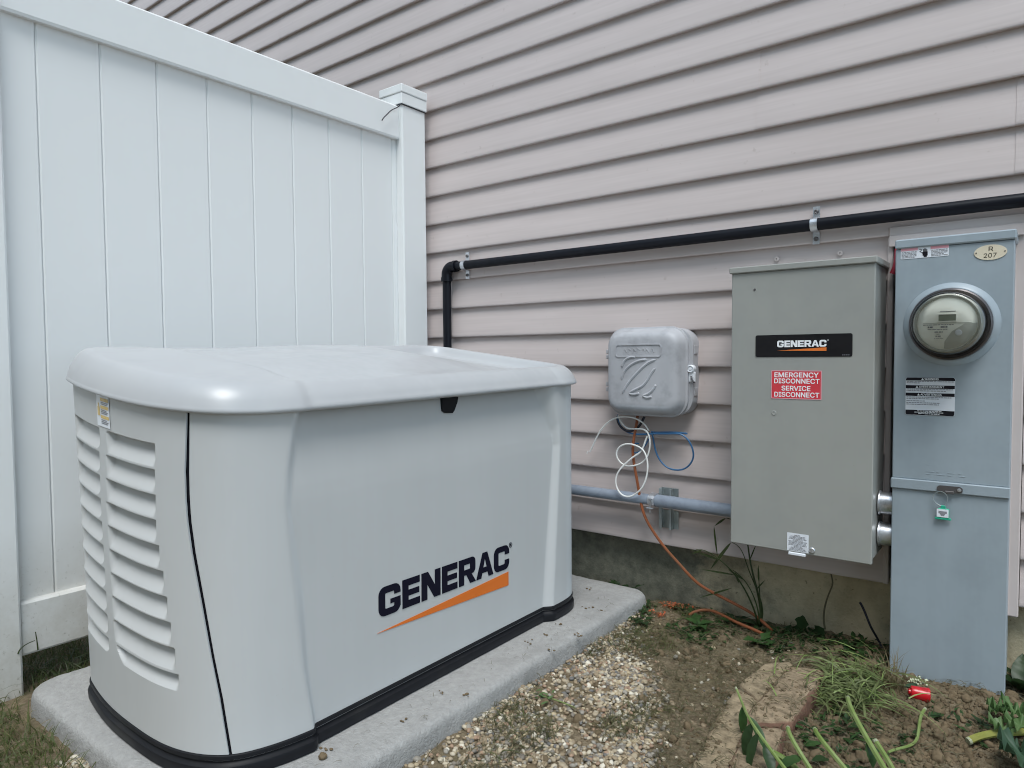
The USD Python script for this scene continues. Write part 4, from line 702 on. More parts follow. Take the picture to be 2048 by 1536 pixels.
la = obj('latch', [cham((U1 - 0.006, -0.066, 0.742), (U1 + 0.014, -0.052, 0.775), 0.003), lathe_y([(0.012, -0.052), (0.012, -0.068), (0.0095, -0.0705), (0.0085, -0.0680), (0.0045, -0.0680), (0.0040, -0.0700), (0.0, -0.0702)], U1 + 0.002, 0.783, 24)], M['sticker'], cb)
obj('latch_pin', tube([(U1 + 0.004, -0.068, 0.760), (U1 + 0.012, -0.075, 0.748), (U1 + 0.018, -0.078, 0.742)], 0.0026, 8), M['wire_black'], la)
obj('side_lug', [cham((U1 + 0.004, -0.050, z), (U1 + 0.0085, -0.028, z + 0.026), 0.001) for z in (0.828, 0.700)], M['cable_box'], cb)

# ------------------------------------------------------------------ loose wires and cable under the cable box
def wire(name, label, mat_, parts, loc, cat='wire'):
    t = thing(name, label, cat, loc)
    for nm, pts, r, n in parts: obj(nm, tube(pts, r, 8, n), M[mat_], t)
    return t
def vary(pts, ys): return [(p[0], y, p[2]) for p, y in zip(pts, np.interp(np.linspace(0, 1, len(pts)), np.linspace(0, 1, len(ys)), ys))]
wire('white_wire', 'white wire looped in a figure of eight below the cable box, one end springing left', 'wire_white', [
    ('looped_wire', vary([(-1.1023, -0.0650, 0.6291), (-1.0876, -0.0650, 0.6053), (-1.0656, -0.0650, 0.5902), (-1.0404, -0.0650, 0.5885), (-1.0084, -0.0650, 0.5904), (-0.9874, -0.0650, 0.5837), (-0.9770, -0.0650, 0.5637), (-0.9770, -0.0650, 0.5335), (-0.9857, -0.0650, 0.5057), (-1.0084, -0.0650, 0.4813), (-1.0369, -0.0650, 0.4707), (-1.0658, -0.0650, 0.4696), (-1.0877, -0.0650, 0.4840), (-1.0951, -0.0650, 0.5031), (-1.0877, -0.0650, 0.5234), (-1.0693, -0.0650, 0.5363), (-1.0476, -0.0650, 0.5411), (-1.0226, -0.0650, 0.5381), (-0.9979, -0.0650, 0.5271), (-0.9822, -0.0650, 0.4997), (-0.9787, -0.0650, 0.4681), (-0.9839, -0.0650, 0.4356), (-0.9979, -0.0650, 0.4052), (-1.0208, -0.0650, 0.3833), (-1.0477, -0.0650, 0.3719), (-1.0714, -0.0650, 0.3773), (-1.0879, -0.0650, 0.3985), (-1.0915, -0.0650, 0.4244), (-1.0804, -0.0650, 0.4519), (-1.0585, -0.0650, 0.4768), (-1.0297, -0.0650, 0.5020), (-1.0067, -0.0650, 0.5200), (-0.9944, -0.0650, 0.5466), (-0.9857, -0.0650, 0.5695)], [-0.05, -0.075, -0.072, -0.080, -0.088, -0.086, -0.072]), 0.0026, 160),
    ('free_end', vary([(-0.9875, -0.0650, 0.5853), (-1.0049, -0.0650, 0.6098), (-1.0332, -0.0650, 0.6244), (-1.0692, -0.0650, 0.6275), (-1.1023, -0.0650, 0.6209), (-1.1398, -0.0650, 0.5992), (-1.1684, -0.0650, 0.5692), (-1.1898, -0.0650, 0.5358), (-1.2115, -0.0650, 0.4987)], [-0.060, -0.075, -0.062, -0.050]), 0.0025, 50),
    ('bare_tip', [(-1.2187, -0.0500, 0.5014), (-1.2227, -0.0500, 0.4926)], 0.0016, None)], (-1.03, -0.06, 0.5))
wire('blue_wire', 'blue wire making one wide loop to the right below the cable box', 'wire_blue', [
    ('looped_wire', vary([(-1.1069, -0.0600, 0.6302), (-1.0977, -0.0600, 0.6011), (-1.0720, -0.0600, 0.5796), (-1.0359, -0.0600, 0.5722), (-1.0004, -0.0600, 0.5744), (-0.9486, -0.0600, 0.5793), (-0.9065, -0.0600, 0.5820), (-0.8752, -0.0600, 0.5809), (-0.8557, -0.0600, 0.5668), (-0.8427, -0.0600, 0.5432), (-0.8394, -0.0600, 0.5174), (-0.8490, -0.0600, 0.4935), (-0.8700, -0.0600, 0.4746), (-0.8980, -0.0600, 0.4672), (-0.9281, -0.0600, 0.4722), (-0.9519, -0.0600, 0.4921), (-0.9674, -0.0600, 0.5226), (-0.9743, -0.0600, 0.5570), (-0.9795, -0.0600, 0.5790)], [-0.045, -0.07, -0.06, -0.048, -0.055]), 0.0027, 120),
    ('free_end', vary([(-0.9795, -0.0600, 0.5821), (-0.9486, -0.0600, 0.5825), (-0.9149, -0.0600, 0.5846), (-0.8883, -0.0600, 0.5847), (-0.8622, -0.0600, 0.5833)], [-0.06, -0.05]), 0.0028, 30),
    ('small_loop', vary([(-0.9847, -0.0600, 0.5691), (-0.9969, -0.0600, 0.5426), (-1.0145, -0.0600, 0.5220), (-1.0323, -0.0600, 0.5109), (-1.0467, -0.0600, 0.5130), (-1.0503, -0.0600, 0.5257), (-1.0395, -0.0600, 0.5395), (-1.0270, -0.0600, 0.5405)], [-0.06, -0.05]), 0.0024, 40)], (-0.98, -0.06, 0.55))
wire('black_wire', 'short black wire curling under the foot of the cable box', 'wire_black', [
    ('looped_wire', vary([(-1.1088, -0.0600, 0.6235), (-1.0977, -0.0600, 0.5978), (-1.0756, -0.0600, 0.5827), (-1.0502, -0.0600, 0.5810), (-1.0287, -0.0600, 0.5920), (-1.0163, -0.0600, 0.6088), (-1.0075, -0.0600, 0.6285)], [-0.045, -0.062, -0.05]), 0.0042, 40)], (-1.05, -0.06, 0.61))
cable_pts = vary([(-1.0295, -0.0550, 0.6302), (-1.0313, -0.0550, 0.6011), (-1.0367, -0.0550, 0.5603), (-1.0385, -0.0550, 0.5196), (-1.0331, -0.0550, 0.4713), (-1.0224, -0.0550, 0.4155), (-1.0135, -0.0550, 0.3679)], [-0.055, -0.070, -0.068]) + [(p[0], y, p[2]) for p, y in zip([(-0.9948, -0.0500, 0.3127), (-0.9651, -0.0500, 0.2621), (-0.9273, -0.0500, 0.2136), (-0.8819, -0.0500, 0.1677)], (-0.072, -0.066, -0.058, -0.05))] + [(p[0], y, p[2]) for p, y in zip([(-0.8314, -0.0300, 0.1233), (-0.7645, -0.0300, 0.0949), (-0.7032, -0.0300, 0.0745), (-0.6498, -0.0300, 0.0535), (-0.6150, -0.0300, 0.0334)], (-0.044, -0.038, -0.034, -0.034, -0.040))]
cable_pts += [(-0.6072, -0.0176, 0.0120)]
wire('orange_cable', 'rust-orange cable running from the cable box down to the ground', 'wire_orange', [('cable', cable_pts, 0.0046, 160)], (-0.85, -0.05, 0.35), 'cable')
ge = [(-0.8497, -0.0626, 0.0300), (-0.8374, -0.0381, 0.0300), (-0.8073, -0.0209, 0.0300), (-0.7644, -0.0296, 0.0300), (-0.7086, -0.0563, 0.0300), (-0.6511, -0.0737, 0.0300), (-0.6121, -0.0846, 0.0300), (-0.5908, -0.0861, 0.0300)]
ge = [(p[0], min(p[1], 0.02), z) for p, z in zip(ge, (0.022, 0.030, 0.036, 0.036, 0.034, 0.031, 0.026, 0.016))]
wire('orange_cable', 'short rust-orange cable end lying on the soil by the foundation', 'wire_orange', [('cable', ge, 0.0046, 60)], (-0.75, -0.05, 0.03), 'cable')

# ------------------------------------------------------------------ black gas pipe on the siding
gp = thing('gas_pipe', 'black painted gas pipe running along the siding and turning down behind the generator', 'pipe', (-1.0, -0.038, 1.178))
PZ, PYY, PX = 1.1785, -0.0400, -1.8740
obj('horizontal_run', tube([(PX + 0.045, PYY, PZ), (-1.2, PYY, PZ - 0.001), (-0.5, PYY, PZ - 0.0005), (1.2, PYY, PZ)], 0.0167, 20, 40), M['black_pipe'], gp)
obj('drop', tube([(PX, PYY, PZ - 0.045), (PX, PYY, 0.30)], 0.0167, 20), M['black_pipe'], gp)
ang = np.radians(np.linspace(90, 180, 14)); arc = [(PX + 0.030 + 0.030 * math.cos(a), PYY, PZ - 0.030 + 0.030 * math.sin(a)) for a in ang]
obj('elbow', [tube([(PX + 0.052, PYY, PZ)] + arc + [(PX, PYY, PZ - 0.052)], 0.0205, 20), tube([(PX + 0.040, PYY, PZ), (PX + 0.054, PYY, PZ)], 0.0228, 20), tube([(PX, PYY, PZ - 0.040), (PX, PYY, PZ - 0.056)], 0.0228, 20)], M['black_pipe'], gp)
def clamp(x, z, r, yc, lab, name='pipe_clamp', tilt=0.0):
    c = thing(name, lab, 'pipe clamp', (x, yc, z), 'pipe clamps on the gas pipe')
    a = np.radians(np.linspace(-90, 90, 15)); R = r + 0.0012
    band = [(yc - R * math.cos(t), z + R * math.sin(t)) for t in a]
    pl = [(-0.0225, z - R - 0.0335), (-0.0225, z - R - 0.003)] + [(-0.027, z - R - 0.001)] + band + [(-0.027, z + R + 0.001), (-0.0225, z + R + 0.003), (-0.0225, z + R + 0.0335)]
    ln = LineString(pl).buffer(0.0010, cap_style=2); m = trimesh.creation.extrude_polygon(ln, 0.018, engine='earcut'); v = m.vertices
    sh = np.clip((np.abs(v[:, 1] - z) - R) / 0.03, 0, 1) * 0.006 * np.sign(v[:, 1] - z)
    obj('strap', trimesh.Trimesh(np.stack([v[:, 2] + x - 0.009 + 0 * sh, v[:, 0], v[:, 1]], 1), m.faces, process=False), M['galv'], c)
    for s in (-1, 1): obj('screw', lathe_y([(0.0062, -0.0230), (0.0060, -0.0270), (0.0040, -0.0290), (0.0020, -0.0280), (0, -0.0280)], x, z + s * (R + 0.019), 12), M['screw'], c)
clamp(-1.7790, PZ, 0.0167, PYY, 'steel pipe clamp near the elbow of the black gas pipe')
clamp(-0.5010, PZ, 0.0167, PYY, 'steel pipe clamp on the gas pipe above the transfer switch')

# ------------------------------------------------------------------ grey conduit into the switch
cd = thing('grey_conduit', 'grey plastic conduit running low along the siding into the transfer switch', 'conduit', (-1.0, -0.06, 0.365))
CY, CZ = -0.060, 0.3655
obj('long_run', tube([(-1.62, CY, CZ - 0.001), (-0.958, CY, CZ)], 0.0172, 24), M['pvc'], cd)
obj('coupling_run', tube([(-0.960, CY, CZ), (-0.676, CY, CZ - 0.0005)], 0.0196, 24), M['pvc'], cd)
sc2 = thing('conduit_strut', 'short galvanised strut channel with a bolted clamp holding the grey conduit', 'strut channel', (-0.935, -0.03, 0.34))
obj('channel', [cham((-0.962, -0.0400, 0.272), (-0.958, -0.0165, 0.402), 0.0006), cham((-0.962, -0.0405, 0.272), (-0.952, -0.0375, 0.402), 0.0006), cham((-0.926, -0.0405, 0.272), (-0.920, -0.0375, 0.402), 0.0006), cham((-0.924, -0.0400, 0.272), (-0.920, -0.0165, 0.402), 0.0006), cham((-0.962, -0.0180, 0.272), (-0.905, -0.0160, 0.402), 0.0006)], M['galv_dull'], sc2)
a = np.radians(np.linspace(-80, 80, 15)); rb = 0.0182
lnb = LineString([(-0.040, CZ - rb - 0.001)] + [(CY - rb * math.cos(t), CZ + rb * math.sin(t)) for t in a] + [(-0.040, CZ + rb + 0.001)]).buffer(0.0012, cap_style=2); m = trimesh.creation.extrude_polygon(lnb, 0.022, engine='earcut'); v = m.vertices
obj('clamp_band', trimesh.Trimesh(np.stack([v[:, 2] - 0.984, v[:, 0], v[:, 1]], 1), m.faces, process=False), M['galv'], sc2)
obj('clamp_bolt', [tube([(-0.972, CY - 0.0215, CZ - 0.036), (-0.972, CY - 0.0215, CZ + 0.010)], 0.0026, 8), cham((-0.984, CY - 0.0260, CZ - 0.0235), (-0.962, CY - 0.0160, CZ - 0.0205), 0.0008), cham((-0.978, CY - 0.0255, CZ + 0.006), (-0.966, CY - 0.0170, CZ + 0.011), 0.001)], M['galv'], sc2)

# two old screw holes with smears in the siding above the switch
for k, q in enumerate(([(-0.6085, -0.0185, 1.0973)][0], [(-0.4411, -0.0185, 1.0981)][0])):
    h = thing('screw_plug', ('left' if k == 0 else 'right') + ' of two pale filled screw holes in the siding above the switch', 'screw plug', q, 'filled screw holes above the switch')
    obj('plug', lathe_y([(0.0068, q[1] + 0.003), (0.0066, q[1] - 0.0004), (0.0030, q[1] - 0.0010), (0, q[1] - 0.0010)], q[0], q[2], 16), M['trim'], h)
    obj('hole', lathe_y([(0.0018, q[1] - 0.0008), (0.0017, q[1] - 0.0014), (0, q[1] - 0.0014)], q[0], q[2], 8), M['screw'], h)
# ------------------------------------------------------------------ edging stones
STONES = []
def stone(poly, top, bot, r, mat_, lab, seed, tilt=(0, 0)):
    p = np.array(poly)[:, :2]; s = trimesh.creation.icosphere(2, r).vertices; c = p.mean(0)
    pts = []
    for q in p:
        d = c - q; q = q + d / np.linalg.norm(d) * r; t = (q - c) @ np.array(tilt)
        pts += [s + [q[0], q[1], top - r + t], s + [q[0], q[1], bot]]
    m = trimesh.convex.convex_hull(np.vstack(pts))
    v, f = trimesh.remesh.subdivide_to_size(m.vertices, m.faces, 0.008); m = trimesh.Trimesh(v, f); m.merge_vertices()
    v, n = m.vertices, m.vertex_normals
    v = v + n * ((meshkit.fbm(v * 9, 4, seed) - 0.5) * 0.014 + (meshkit.fbm(v * 40, 3, seed + 3) - 0.5) * 0.005)[:, None]; STONES.append(trimesh.Trimesh(v, m.faces, process=False))
    o = obj('edging_stone', trimesh.Trimesh(v, m.faces, process=False), M[mat_], smooth=True, label=lab, cat='stone', group='edging stones in the soil')
stone([(-0.5505, -0.4495, 0.0430), (-0.5562, -0.3398, 0.0430), (-0.5459, -0.2865, 0.0430), (-0.4971, -0.2500, 0.0430), (-0.4904, -0.3076, 0.0430), (-0.4975, -0.3879, 0.0430), (-0.4965, -0.4862, 0.0430)], 0.041, -0.04, 0.011, 'stone', 'flat tan edging stone at the back left of the double row, half under soil', 31)
stone([(-0.5007, -0.8682, 0.0430), (-0.5083, -0.7270, 0.0430), (-0.5481, -0.5475, 0.0430), (-0.5509, -0.4620, 0.0430), (-0.4972, -0.4980, 0.0430), (-0.4883, -0.6032, 0.0430), (-0.4688, -0.7236, 0.0430), (-0.4356, -0.8903, 0.0430)], 0.042, -0.04, 0.011, 'stone', 'long tan edging stone at the near left of the double row, beside the gravel', 34)
stone([(-0.4859, -0.5260, 0.0500), (-0.4855, -0.4125, 0.0500), (-0.4752, -0.3282, 0.0500), (-0.4727, -0.2859, 0.0500), (-0.4210, -0.2677, 0.0500), (-0.4158, -0.3034, 0.0500), (-0.4213, -0.4094, 0.0500), (-0.4224, -0.5081, 0.0500), (-0.4193, -0.5773, 0.0500), (-0.4772, -0.6109, 0.0500)], 0.052, -0.04, 0.018, 'stone_red', 'reddish rounded edging stone with a worn right edge at the back right of the row', 32)
stone([(-0.4768, -0.6184, 0.0480), (-0.4202, -0.5880, 0.0480), (-0.4134, -0.6575, 0.0480), (-0.4021, -0.7257, 0.0480), (-0.3816, -0.8418, 0.0480), (-0.4258, -0.8923, 0.0480), (-0.4627, -0.7296, 0.0480)], 0.050, -0.04, 0.018, 'stone_red', 'tan edging stone at the near right of the double row, behind the cut stalks', 33)

# ------------------------------------------------------------------ pea gravel
protos, NPB = [], 9
pcols = [((0.36, 0.295, 0.205), 0.25), ((0.26, 0.20, 0.13), 0.3), ((0.47, 0.41, 0.31), 0.2), ((0.19, 0.165, 0.135), 0.3), ((0.60, 0.55, 0.45), 0.15), ((0.28, 0.255, 0.215), 0.25), ((0.30, 0.20, 0.135), 0.3), ((0.42, 0.34, 0.22), 0.25), ((0.14, 0.135, 0.13), 0.3)]
PIG = UsdGeom.PointInstancer.Define(stage, '/World/gravel')
tag(PIG, 'tan and grey pea gravel spread along the concrete pad', 'gravel', kind='stuff')
for k in range(NPB):
    c, v_ = pcols[k]
    mt = mat(f'pebble_tone_{k + 1:03d}', c, 0.6, v_, (70, 70, 70), bump=0.15, bscale=300, spec=0.35)
    s = trimesh.creation.icosphere(2, 1.0); v = s.vertices; v = v * (1 + 0.35 * (meshkit.fbm(v * 1.1 + k * 9, 3, 50 + k) - 0.5))[:, None] * [1.0, 0.76, 0.56]
    usdkit.mesh(stage, f'/World/gravel/pebble{"" if k == 0 else f"_{k:03d}"}', trimesh.Trimesh(v, s.faces, process=False), mt, smooth=True)
PIG.CreatePrototypesRel().SetTargets([Sdf.Path(f'/World/gravel/pebble{"" if k == 0 else f"_{k:03d}"}') for k in range(NPB)])
def scatter(n, x0, x1, y0, y1, prob):
    x, y = rng.uniform(x0, x1, n), rng.uniform(y0, y1, n); k = rng.random(n) < prob(x, y); return x[k], y[k]
xs, ys, rr = [], [], []
x, y = scatter(46000, -1.03, -0.30, -2.0, -0.02, lambda x, y: gravel_mask(x, y) * (1 - 0.72 * smooth01((meshkit.fbm(np.stack([x * 8, y * 8, 0 * x], -1), 3, 61) - 0.52) / 0.1)) ); xs.append(x); ys.append(y)
x, y = scatter(26000, -1.75, -0.95, -2.0, -1.45, lambda x, y: gravel_mask(x, y) * 0.9); xs.append(x); ys.append(y)
x, y = scatter(2600, -1.0, -0.42, -1.1, 0.0, lambda x, y: 0.10 + 0 * x); xs.append(x); ys.append(y)
x, y = np.concatenate(xs), np.concatenate(ys)
keep = ~((x < -0.998) & (y > -1.50)); x, y = x[keep], y[keep]
# thin out crowding: one pebble to a cell, three layers
sz = np.clip(rng.lognormal(math.log(0.0052), 0.26, len(x)), 0.0028, 0.0098)
order = np.argsort(-sz + rng.uniform(0, 0.002, len(x))); grid = {}; sel, lay = [], []
for i in order:
    c = (int(x[i] / 0.0080), int(y[i] / 0.0080)); g = grid.get(c, 0)
    if g >= 2: continue
    grid[c] = g + 1; sel.append(i); lay.append(g)
sel = np.array(sel); x, y, sz, lay = x[sel], y[sel], sz[sel], np.array(lay)
z = ground_z(x, y) + sz * 0.30 + lay * 0.0044
def quats(n, tilt=0.5):
    a = rng.uniform(0, 2 * np.pi, n); ax = rng.normal(size=(n, 3)); ax /= np.linalg.norm(ax, axis=1)[:, None]; t = rng.normal(0, tilt, n)
    qa = np.stack([np.cos(a / 2), 0 * a, 0 * a, np.sin(a / 2)], 1); qb = np.c_[np.cos(t / 2), ax * np.sin(t / 2)[:, None]]
    w1, x1, y1, z1 = qb.T; w2, x2, y2, z2 = qa.T
    return np.stack([w1 * w2 - x1 * x2 - y1 * y2 - z1 * z2, w1 * x2 + x1 * w2 + y1 * z2 - z1 * y2, w1 * y2 - x1 * z2 + y1 * w2 + z1 * x2, w1 * z2 + x1 * y2 - y1 * x2 + z1 * w2], 1)
def fill(pi, x, y, z, sz, idx, tilt=0.5):
    q = quats(len(x), tilt)
    pi.CreatePositionsAttr(Vt.Vec3fArray.FromNumpy(np.stack([x, y, z], 1).astype(np.float32)))
    pi.CreateScalesAttr(Vt.Vec3fArray.FromNumpy(np.repeat(sz[:, None], 3, 1).astype(np.float32)))
    pi.CreateOrientationsAttr(Vt.QuathArray([Gf.Quath(float(a), float(b), float(c), float(d)) for a, b, c, d in q]))
    pi.CreateProtoIndicesAttr(Vt.IntArray.FromNumpy(idx.astype(np.int32)))
fill(PIG, x, y, z, sz, rng.choice(NPB, len(x), p=[0.18, 0.18, 0.10, 0.15, 0.05, 0.13, 0.09, 0.08, 0.04]))
print('pebbles', len(x))

# ------------------------------------------------------------------ soil clods
PIC = UsdGeom.PointInstancer.Define(stage, '/World/soil_clods'); tag(PIC, 'loose brown clods of earth round the meter cabinet foot', 'soil', kind='stuff')
for k in range(4):
    s = trimesh.creation.icosphere(2, 1.0); v = s.vertices; v = v * (1 + 1.0 * (meshkit.fbm(v * 1.6 + k * 7, 4, 70 + k) - 0.5))[:, None] * [1.0, 0.85, 0.7]
    usdkit.mesh(stage, f'/World/soil_clods/clod{"" if k == 0 else f"_{k:03d}"}', trimesh.Trimesh(v, s.faces, process=False), M['clod'], smooth=True)
PIC.CreatePrototypesRel().SetTargets([Sdf.Path(f'/World/soil_clods/clod{"" if k == 0 else f"_{k:03d}"}') for k in range(4)])
def clodp(x, y): return smooth01((x + 0.52) / 0.15) * (0.4 + 0.6 * smooth01((meshkit.fbm(np.stack([x * 9, y * 9, 0 * x], -1), 3, 66) - 0.42) / 0.1)) + 0.10
x, y = scatter(22000, -0.95, 0.25, -1.1, 0.01, clodp)
cl = np.clip(rng.lognormal(math.log(0.0036), 0.60, len(x)), 0.0013, 0.016)
fill(PIC, x, y, ground_z(x, y) + cl * 0.1, cl, rng.integers(0, 4, len(x)), 1.0)

# ------------------------------------------------------------------ grass, clippings
def blades(x, y, h, w, lean, seg=4, mode='up', az=None, z=None, curl=1.0):
    """many thin tapering blades in one mesh; lean = how far the tip travels sideways per height"""
    n = len(x); az = rng.uniform(0, 2 * np.pi, n) if az is None else az; t = np.linspace(0, 1, seg + 1)
    d = np.stack([np.cos(az), np.sin(az)], 1); s = np.stack([-d[:, 1], d[:, 0]], 1)
    z0 = ground_z(x, y) - 0.002 if z is None else z
    if mode == 'up':
        out = lean[:, None] * h[:, None] * t[None] ** 1.8; up = h[:, None] * (t[None] - 0.30 * np.minimum(lean[:, None], 1.6) * t[None] ** 3)
    else:                                                            # lying
        out = h[:, None] * t[None]; up = (0.004 + 0.10 * h[:, None] * lean[:, None]) * np.sin(np.pi * t)[None] + 0.003
    side = (curl * 0.25 * h * rng.normal(size=n))[:, None] * t[None] ** 2
    c = np.stack([x[:, None] + d[:, :1] * out + s[:, :1] * side, y[:, None] + d[:, 1:] * out + s[:, 1:] * side, z0[:, None] + up], -1)
    wd = w[:, None] * (1 - t[None] ** 2 * 0.92) * 0.5
    tw = rng.uniform(-0.8, 0.8, n); sv = np.stack([s[:, 0] * np.cos(tw), s[:, 1] * np.cos(tw), np.sin(tw)], 1)
    v = np.stack([c - sv[:, None] * wd[..., None], c + sv[:, None] * wd[..., None]], 2).reshape(-1, 3)
    b = (np.arange(n) * (seg + 1) * 2)[:, None] + np.arange(seg)[None] * 2; b = b.reshape(-1)
    f = np.vstack([np.stack([b, b + 1, b + 3], 1), np.stack([b, b + 3, b + 2], 1)])
    return trimesh.Trimesh(v, f, process=False)
def lawn_p(x, y):
    n = meshkit.fbm(np.stack([x * 6, y * 6, 0 * x], -1), 3, 81)
    lawn = smooth01((-1.505 - y) / 0.02 + 0.2) * smooth01((-1.44 - x + 0.35 * (n - 0.5)) / 0.10)
    left = ((x < -1.915) & (y > -1.52)) * smooth01((n - 0.36) / 0.12)
    behind = (x < -2.03) * 0.8
    return np.maximum(np.maximum(lawn, left), behind) * (0.45 + 0.55 * smooth01((n - 0.35) / 0.2))
x, y = scatter(46000, -2.75, -1.30, -2.0, -0.1, lawn_p); n = len(x)
dry = meshkit.fbm(np.stack([x * 11, y * 11, 0 * x], -1), 3, 82) + rng.normal(0, 0.12, n) > 0.58
hh = rng.uniform(0.020, 0.055, n) * np.where(x < -1.95, 0.9, 1.0)
g = ~dry
obj('lawn_grass', blades(x[g], y[g], hh[g], rng.uniform(0.0016, 0.0030, g.sum()), rng.uniform(0.3, 1.5, g.sum())), M['grass'], smooth=True, label='short patchy lawn grass at the foot of the fence', cat='grass', kind='stuff')
obj('dry_grass', blades(x[dry], y[dry], hh[dry] * 0.9, rng.uniform(0.0014, 0.0026, dry.sum()), rng.uniform(0.6, 1.9, dry.sum())), M['straw'], smooth=True, label='dead straw-coloured grass among the lawn by the fence', cat='dry grass', kind='stuff')
def litter_p(x, y):
    n = meshkit.fbm(np.stack([x * 7, y * 7, 0 * x], -1), 4, 61); g = gravel_mask(x, y)
    return np.where(g > 0.5, smooth01((n - 0.50) / 0.10) * 0.9 + 0.03, 0.75) * (x > -0.99) * (1 - 0.62 * smooth01((x + 0.55) / 0.2))
x, y = scatter(24000, -1.0, 0.1, -1.5, 0.0, litter_p); n = len(x)
obj('grass_clippings', blades(x, y, rng.uniform(0.012, 0.045, n), rng.uniform(0.0010, 0.0022, n), rng.uniform(0, 1, n), mode='lie', curl=1.6, z=ground_z(x, y) + rng.uniform(0.001, 0.010, n)), M['litter'], smooth=True, label='scattered dry grass clippings over gravel and soil', cat='clippings', kind='stuff')
def tuft_p(x, y):
    n = meshkit.fbm(np.stack([x * 7, y * 7, 0 * x], -1), 4, 61); return smooth01((n - 0.56) / 0.08) * (x > -0.98) * (1 - smooth01((x + 0.62) / 0.12))
x, y = scatter(9000, -1.0, -0.45, -1.3, -0.02, tuft_p); n = len(x)
obj('grass_tufts', blades(x, y, rng.uniform(0.012, 0.034, n), rng.uniform(0.0012, 0.0022, n), rng.uniform(0.6, 2.0, n)), M['grass'], smooth=True, label='thin grass growing through the gravel in patches', cat='grass', kind='stuff')

# earth, crumbs and clippings trodden onto the stones
so = np.random.default_rng(41); tops_ = []
for m in STONES:
    n_ = m.face_normals; c_ = m.triangles_center; k_ = n_[:, 2] > 0.75; tops_.append(c_[k_])
tops_ = np.vstack(tops_); pick = tops_[so.integers(0, len(tops_), 900)]; wgt = meshkit.fbm(pick * [12, 12, 0] + 3, 3, 93)
pick = pick[wgt > 0.47]; cr = []
for q in pick[:420]:
    s_ = trimesh.creation.icosphere(1, float(np.clip(so.lognormal(math.log(0.0018), 0.5), 0.0008, 0.006))); cr.append(trimesh.Trimesh(s_.vertices * [1.2, 1, 0.7] + q + [0, 0, 0.0006], s_.faces, process=False))
obj('soil_crumbs', cr, M['clod'], smooth=True, label='crumbs of earth lying on the tops of the edging stones', cat='crumbs', kind='stuff')
pick = tops_[so.integers(0, len(tops_), 420)]
obj('stone_litter', blades(pick[:, 0], pick[:, 1], so.uniform(0.010, 0.040, 420), so.uniform(0.0010, 0.0022, 420), so.uniform(0, 0.4, 420), mode='lie', curl=1.4, z=pick[:, 2]), M['litter'], smooth=True, label='dry grass clippings strewn over the edging stones', cat='clippings', kind='stuff')

# ------------------------------------------------------------------ leaves and weeds
def leaf(base, tip, width, droop=0.1, fold=0.25, lobes=0, seg=10, shape=1.0, up=(0, 0, 1), seed=0, curl=0.0):
    """a blade from base to tip with a midrib fold; lobes > 0 gives a toothed outline"""
    base, tip = np.array(base, float), np.array(tip, float); ax = tip - base; ln = np.linalg.norm(ax); a = ax / ln
    s = np.cross(a, up); s /= np.linalg.norm(s) + 1e-9; u = np.cross(s, a)
    t = np.linspace(0, 1, seg + 1); w = np.sin(np.pi * t ** (0.8 * shape)) ** 0.85 * width / 2
    if lobes: w = w * (1 + 0.38 * np.sign(np.sin(2 * np.pi * lobes * t + 0.5)) * np.abs(np.sin(2 * np.pi * lobes * t + 0.5)) ** 0.6)
    r = np.random.default_rng(seed); wob = (r.random(seg + 1) - 0.5) * width * 0.10
    c = base + a * (ln * t)[:, None] - u * (droop * ln * t ** 2)[:, None] + s * (curl * ln * np.sin(np.pi * t))[:, None]
    l = c + s * w[:, None] + u * (fold * w + wob)[:, None]; rr_ = c - s * w[:, None] + u * (fold * w - wob)[:, None]
    v = np.stack([l, c, rr_], 1).reshape(-1, 3); b = np.arange(seg) * 3
    f = np.vstack([np.stack([b, b + 1, b + 4], 1), np.stack([b, b + 4, b + 3], 1), np.stack([b + 1, b + 2, b + 5], 1), np.stack([b + 1, b + 5, b + 4], 1)])
    return trimesh.Trimesh(v, f, process=False)
def rosette(name, label, at_, n, size, mat_, seed, lobes=3, lift=0.5, cat='weed', group=None, wr_=0.34):
    r = np.random.default_rng(seed); at_ = np.array(at_, float); t = thing(name, label, cat, at_, group)
    for k in range(n):
        az = 2 * np.pi * (k + r.uniform(-0.3, 0.3)) / n; L_ = size * r.uniform(0.65, 1.1); e = lift * r.uniform(0.5, 1.3)
        tip = at_ + [math.cos(az) * L_ * math.cos(e), math.sin(az) * L_ * math.cos(e), L_ * math.sin(e)]
        tip[1] = min(tip[1], 0.022)
        obj('leaf', leaf(at_, tip, L_ * wr_ * r.uniform(0.8, 1.2), r.uniform(0.1, 0.35), 0.3, lobes, 12, 1.15, seed=seed * 31 + k), M[mat_], t, smooth=60)
    return t
def gz(x, y): return float(ground_z(np.array([x]), np.array([y]))[0])
rosette('dandelion_weed', 'dandelion with toothed leaves behind the corner of the pad', (-1.120, 0.000, gz(-1.12, 0) + 0.005), 9, 0.095, 'leaf', 5, 3, 0.75)
rosette('broadleaf_weed', 'low leafy weed at the right side of the pad corner', (-0.955, -0.175, gz(-0.955, -0.175) + 0.004), 8, 0.050, 'leaf', 6, 2, 0.55)
rosette('broadleaf_weed', 'low leafy weed beside the short end of orange cable', (-0.800, -0.110, gz(-0.80, -0.11) + 0.004), 9, 0.058, 'leaf_mid', 7, 2, 0.5)
rosette('broadleaf_weed', 'green weed lying between the two orange cables', (-0.715, -0.030, gz(-0.715, -0.03) + 0.004), 7, 0.060, 'leaf', 8, 2, 0.6)
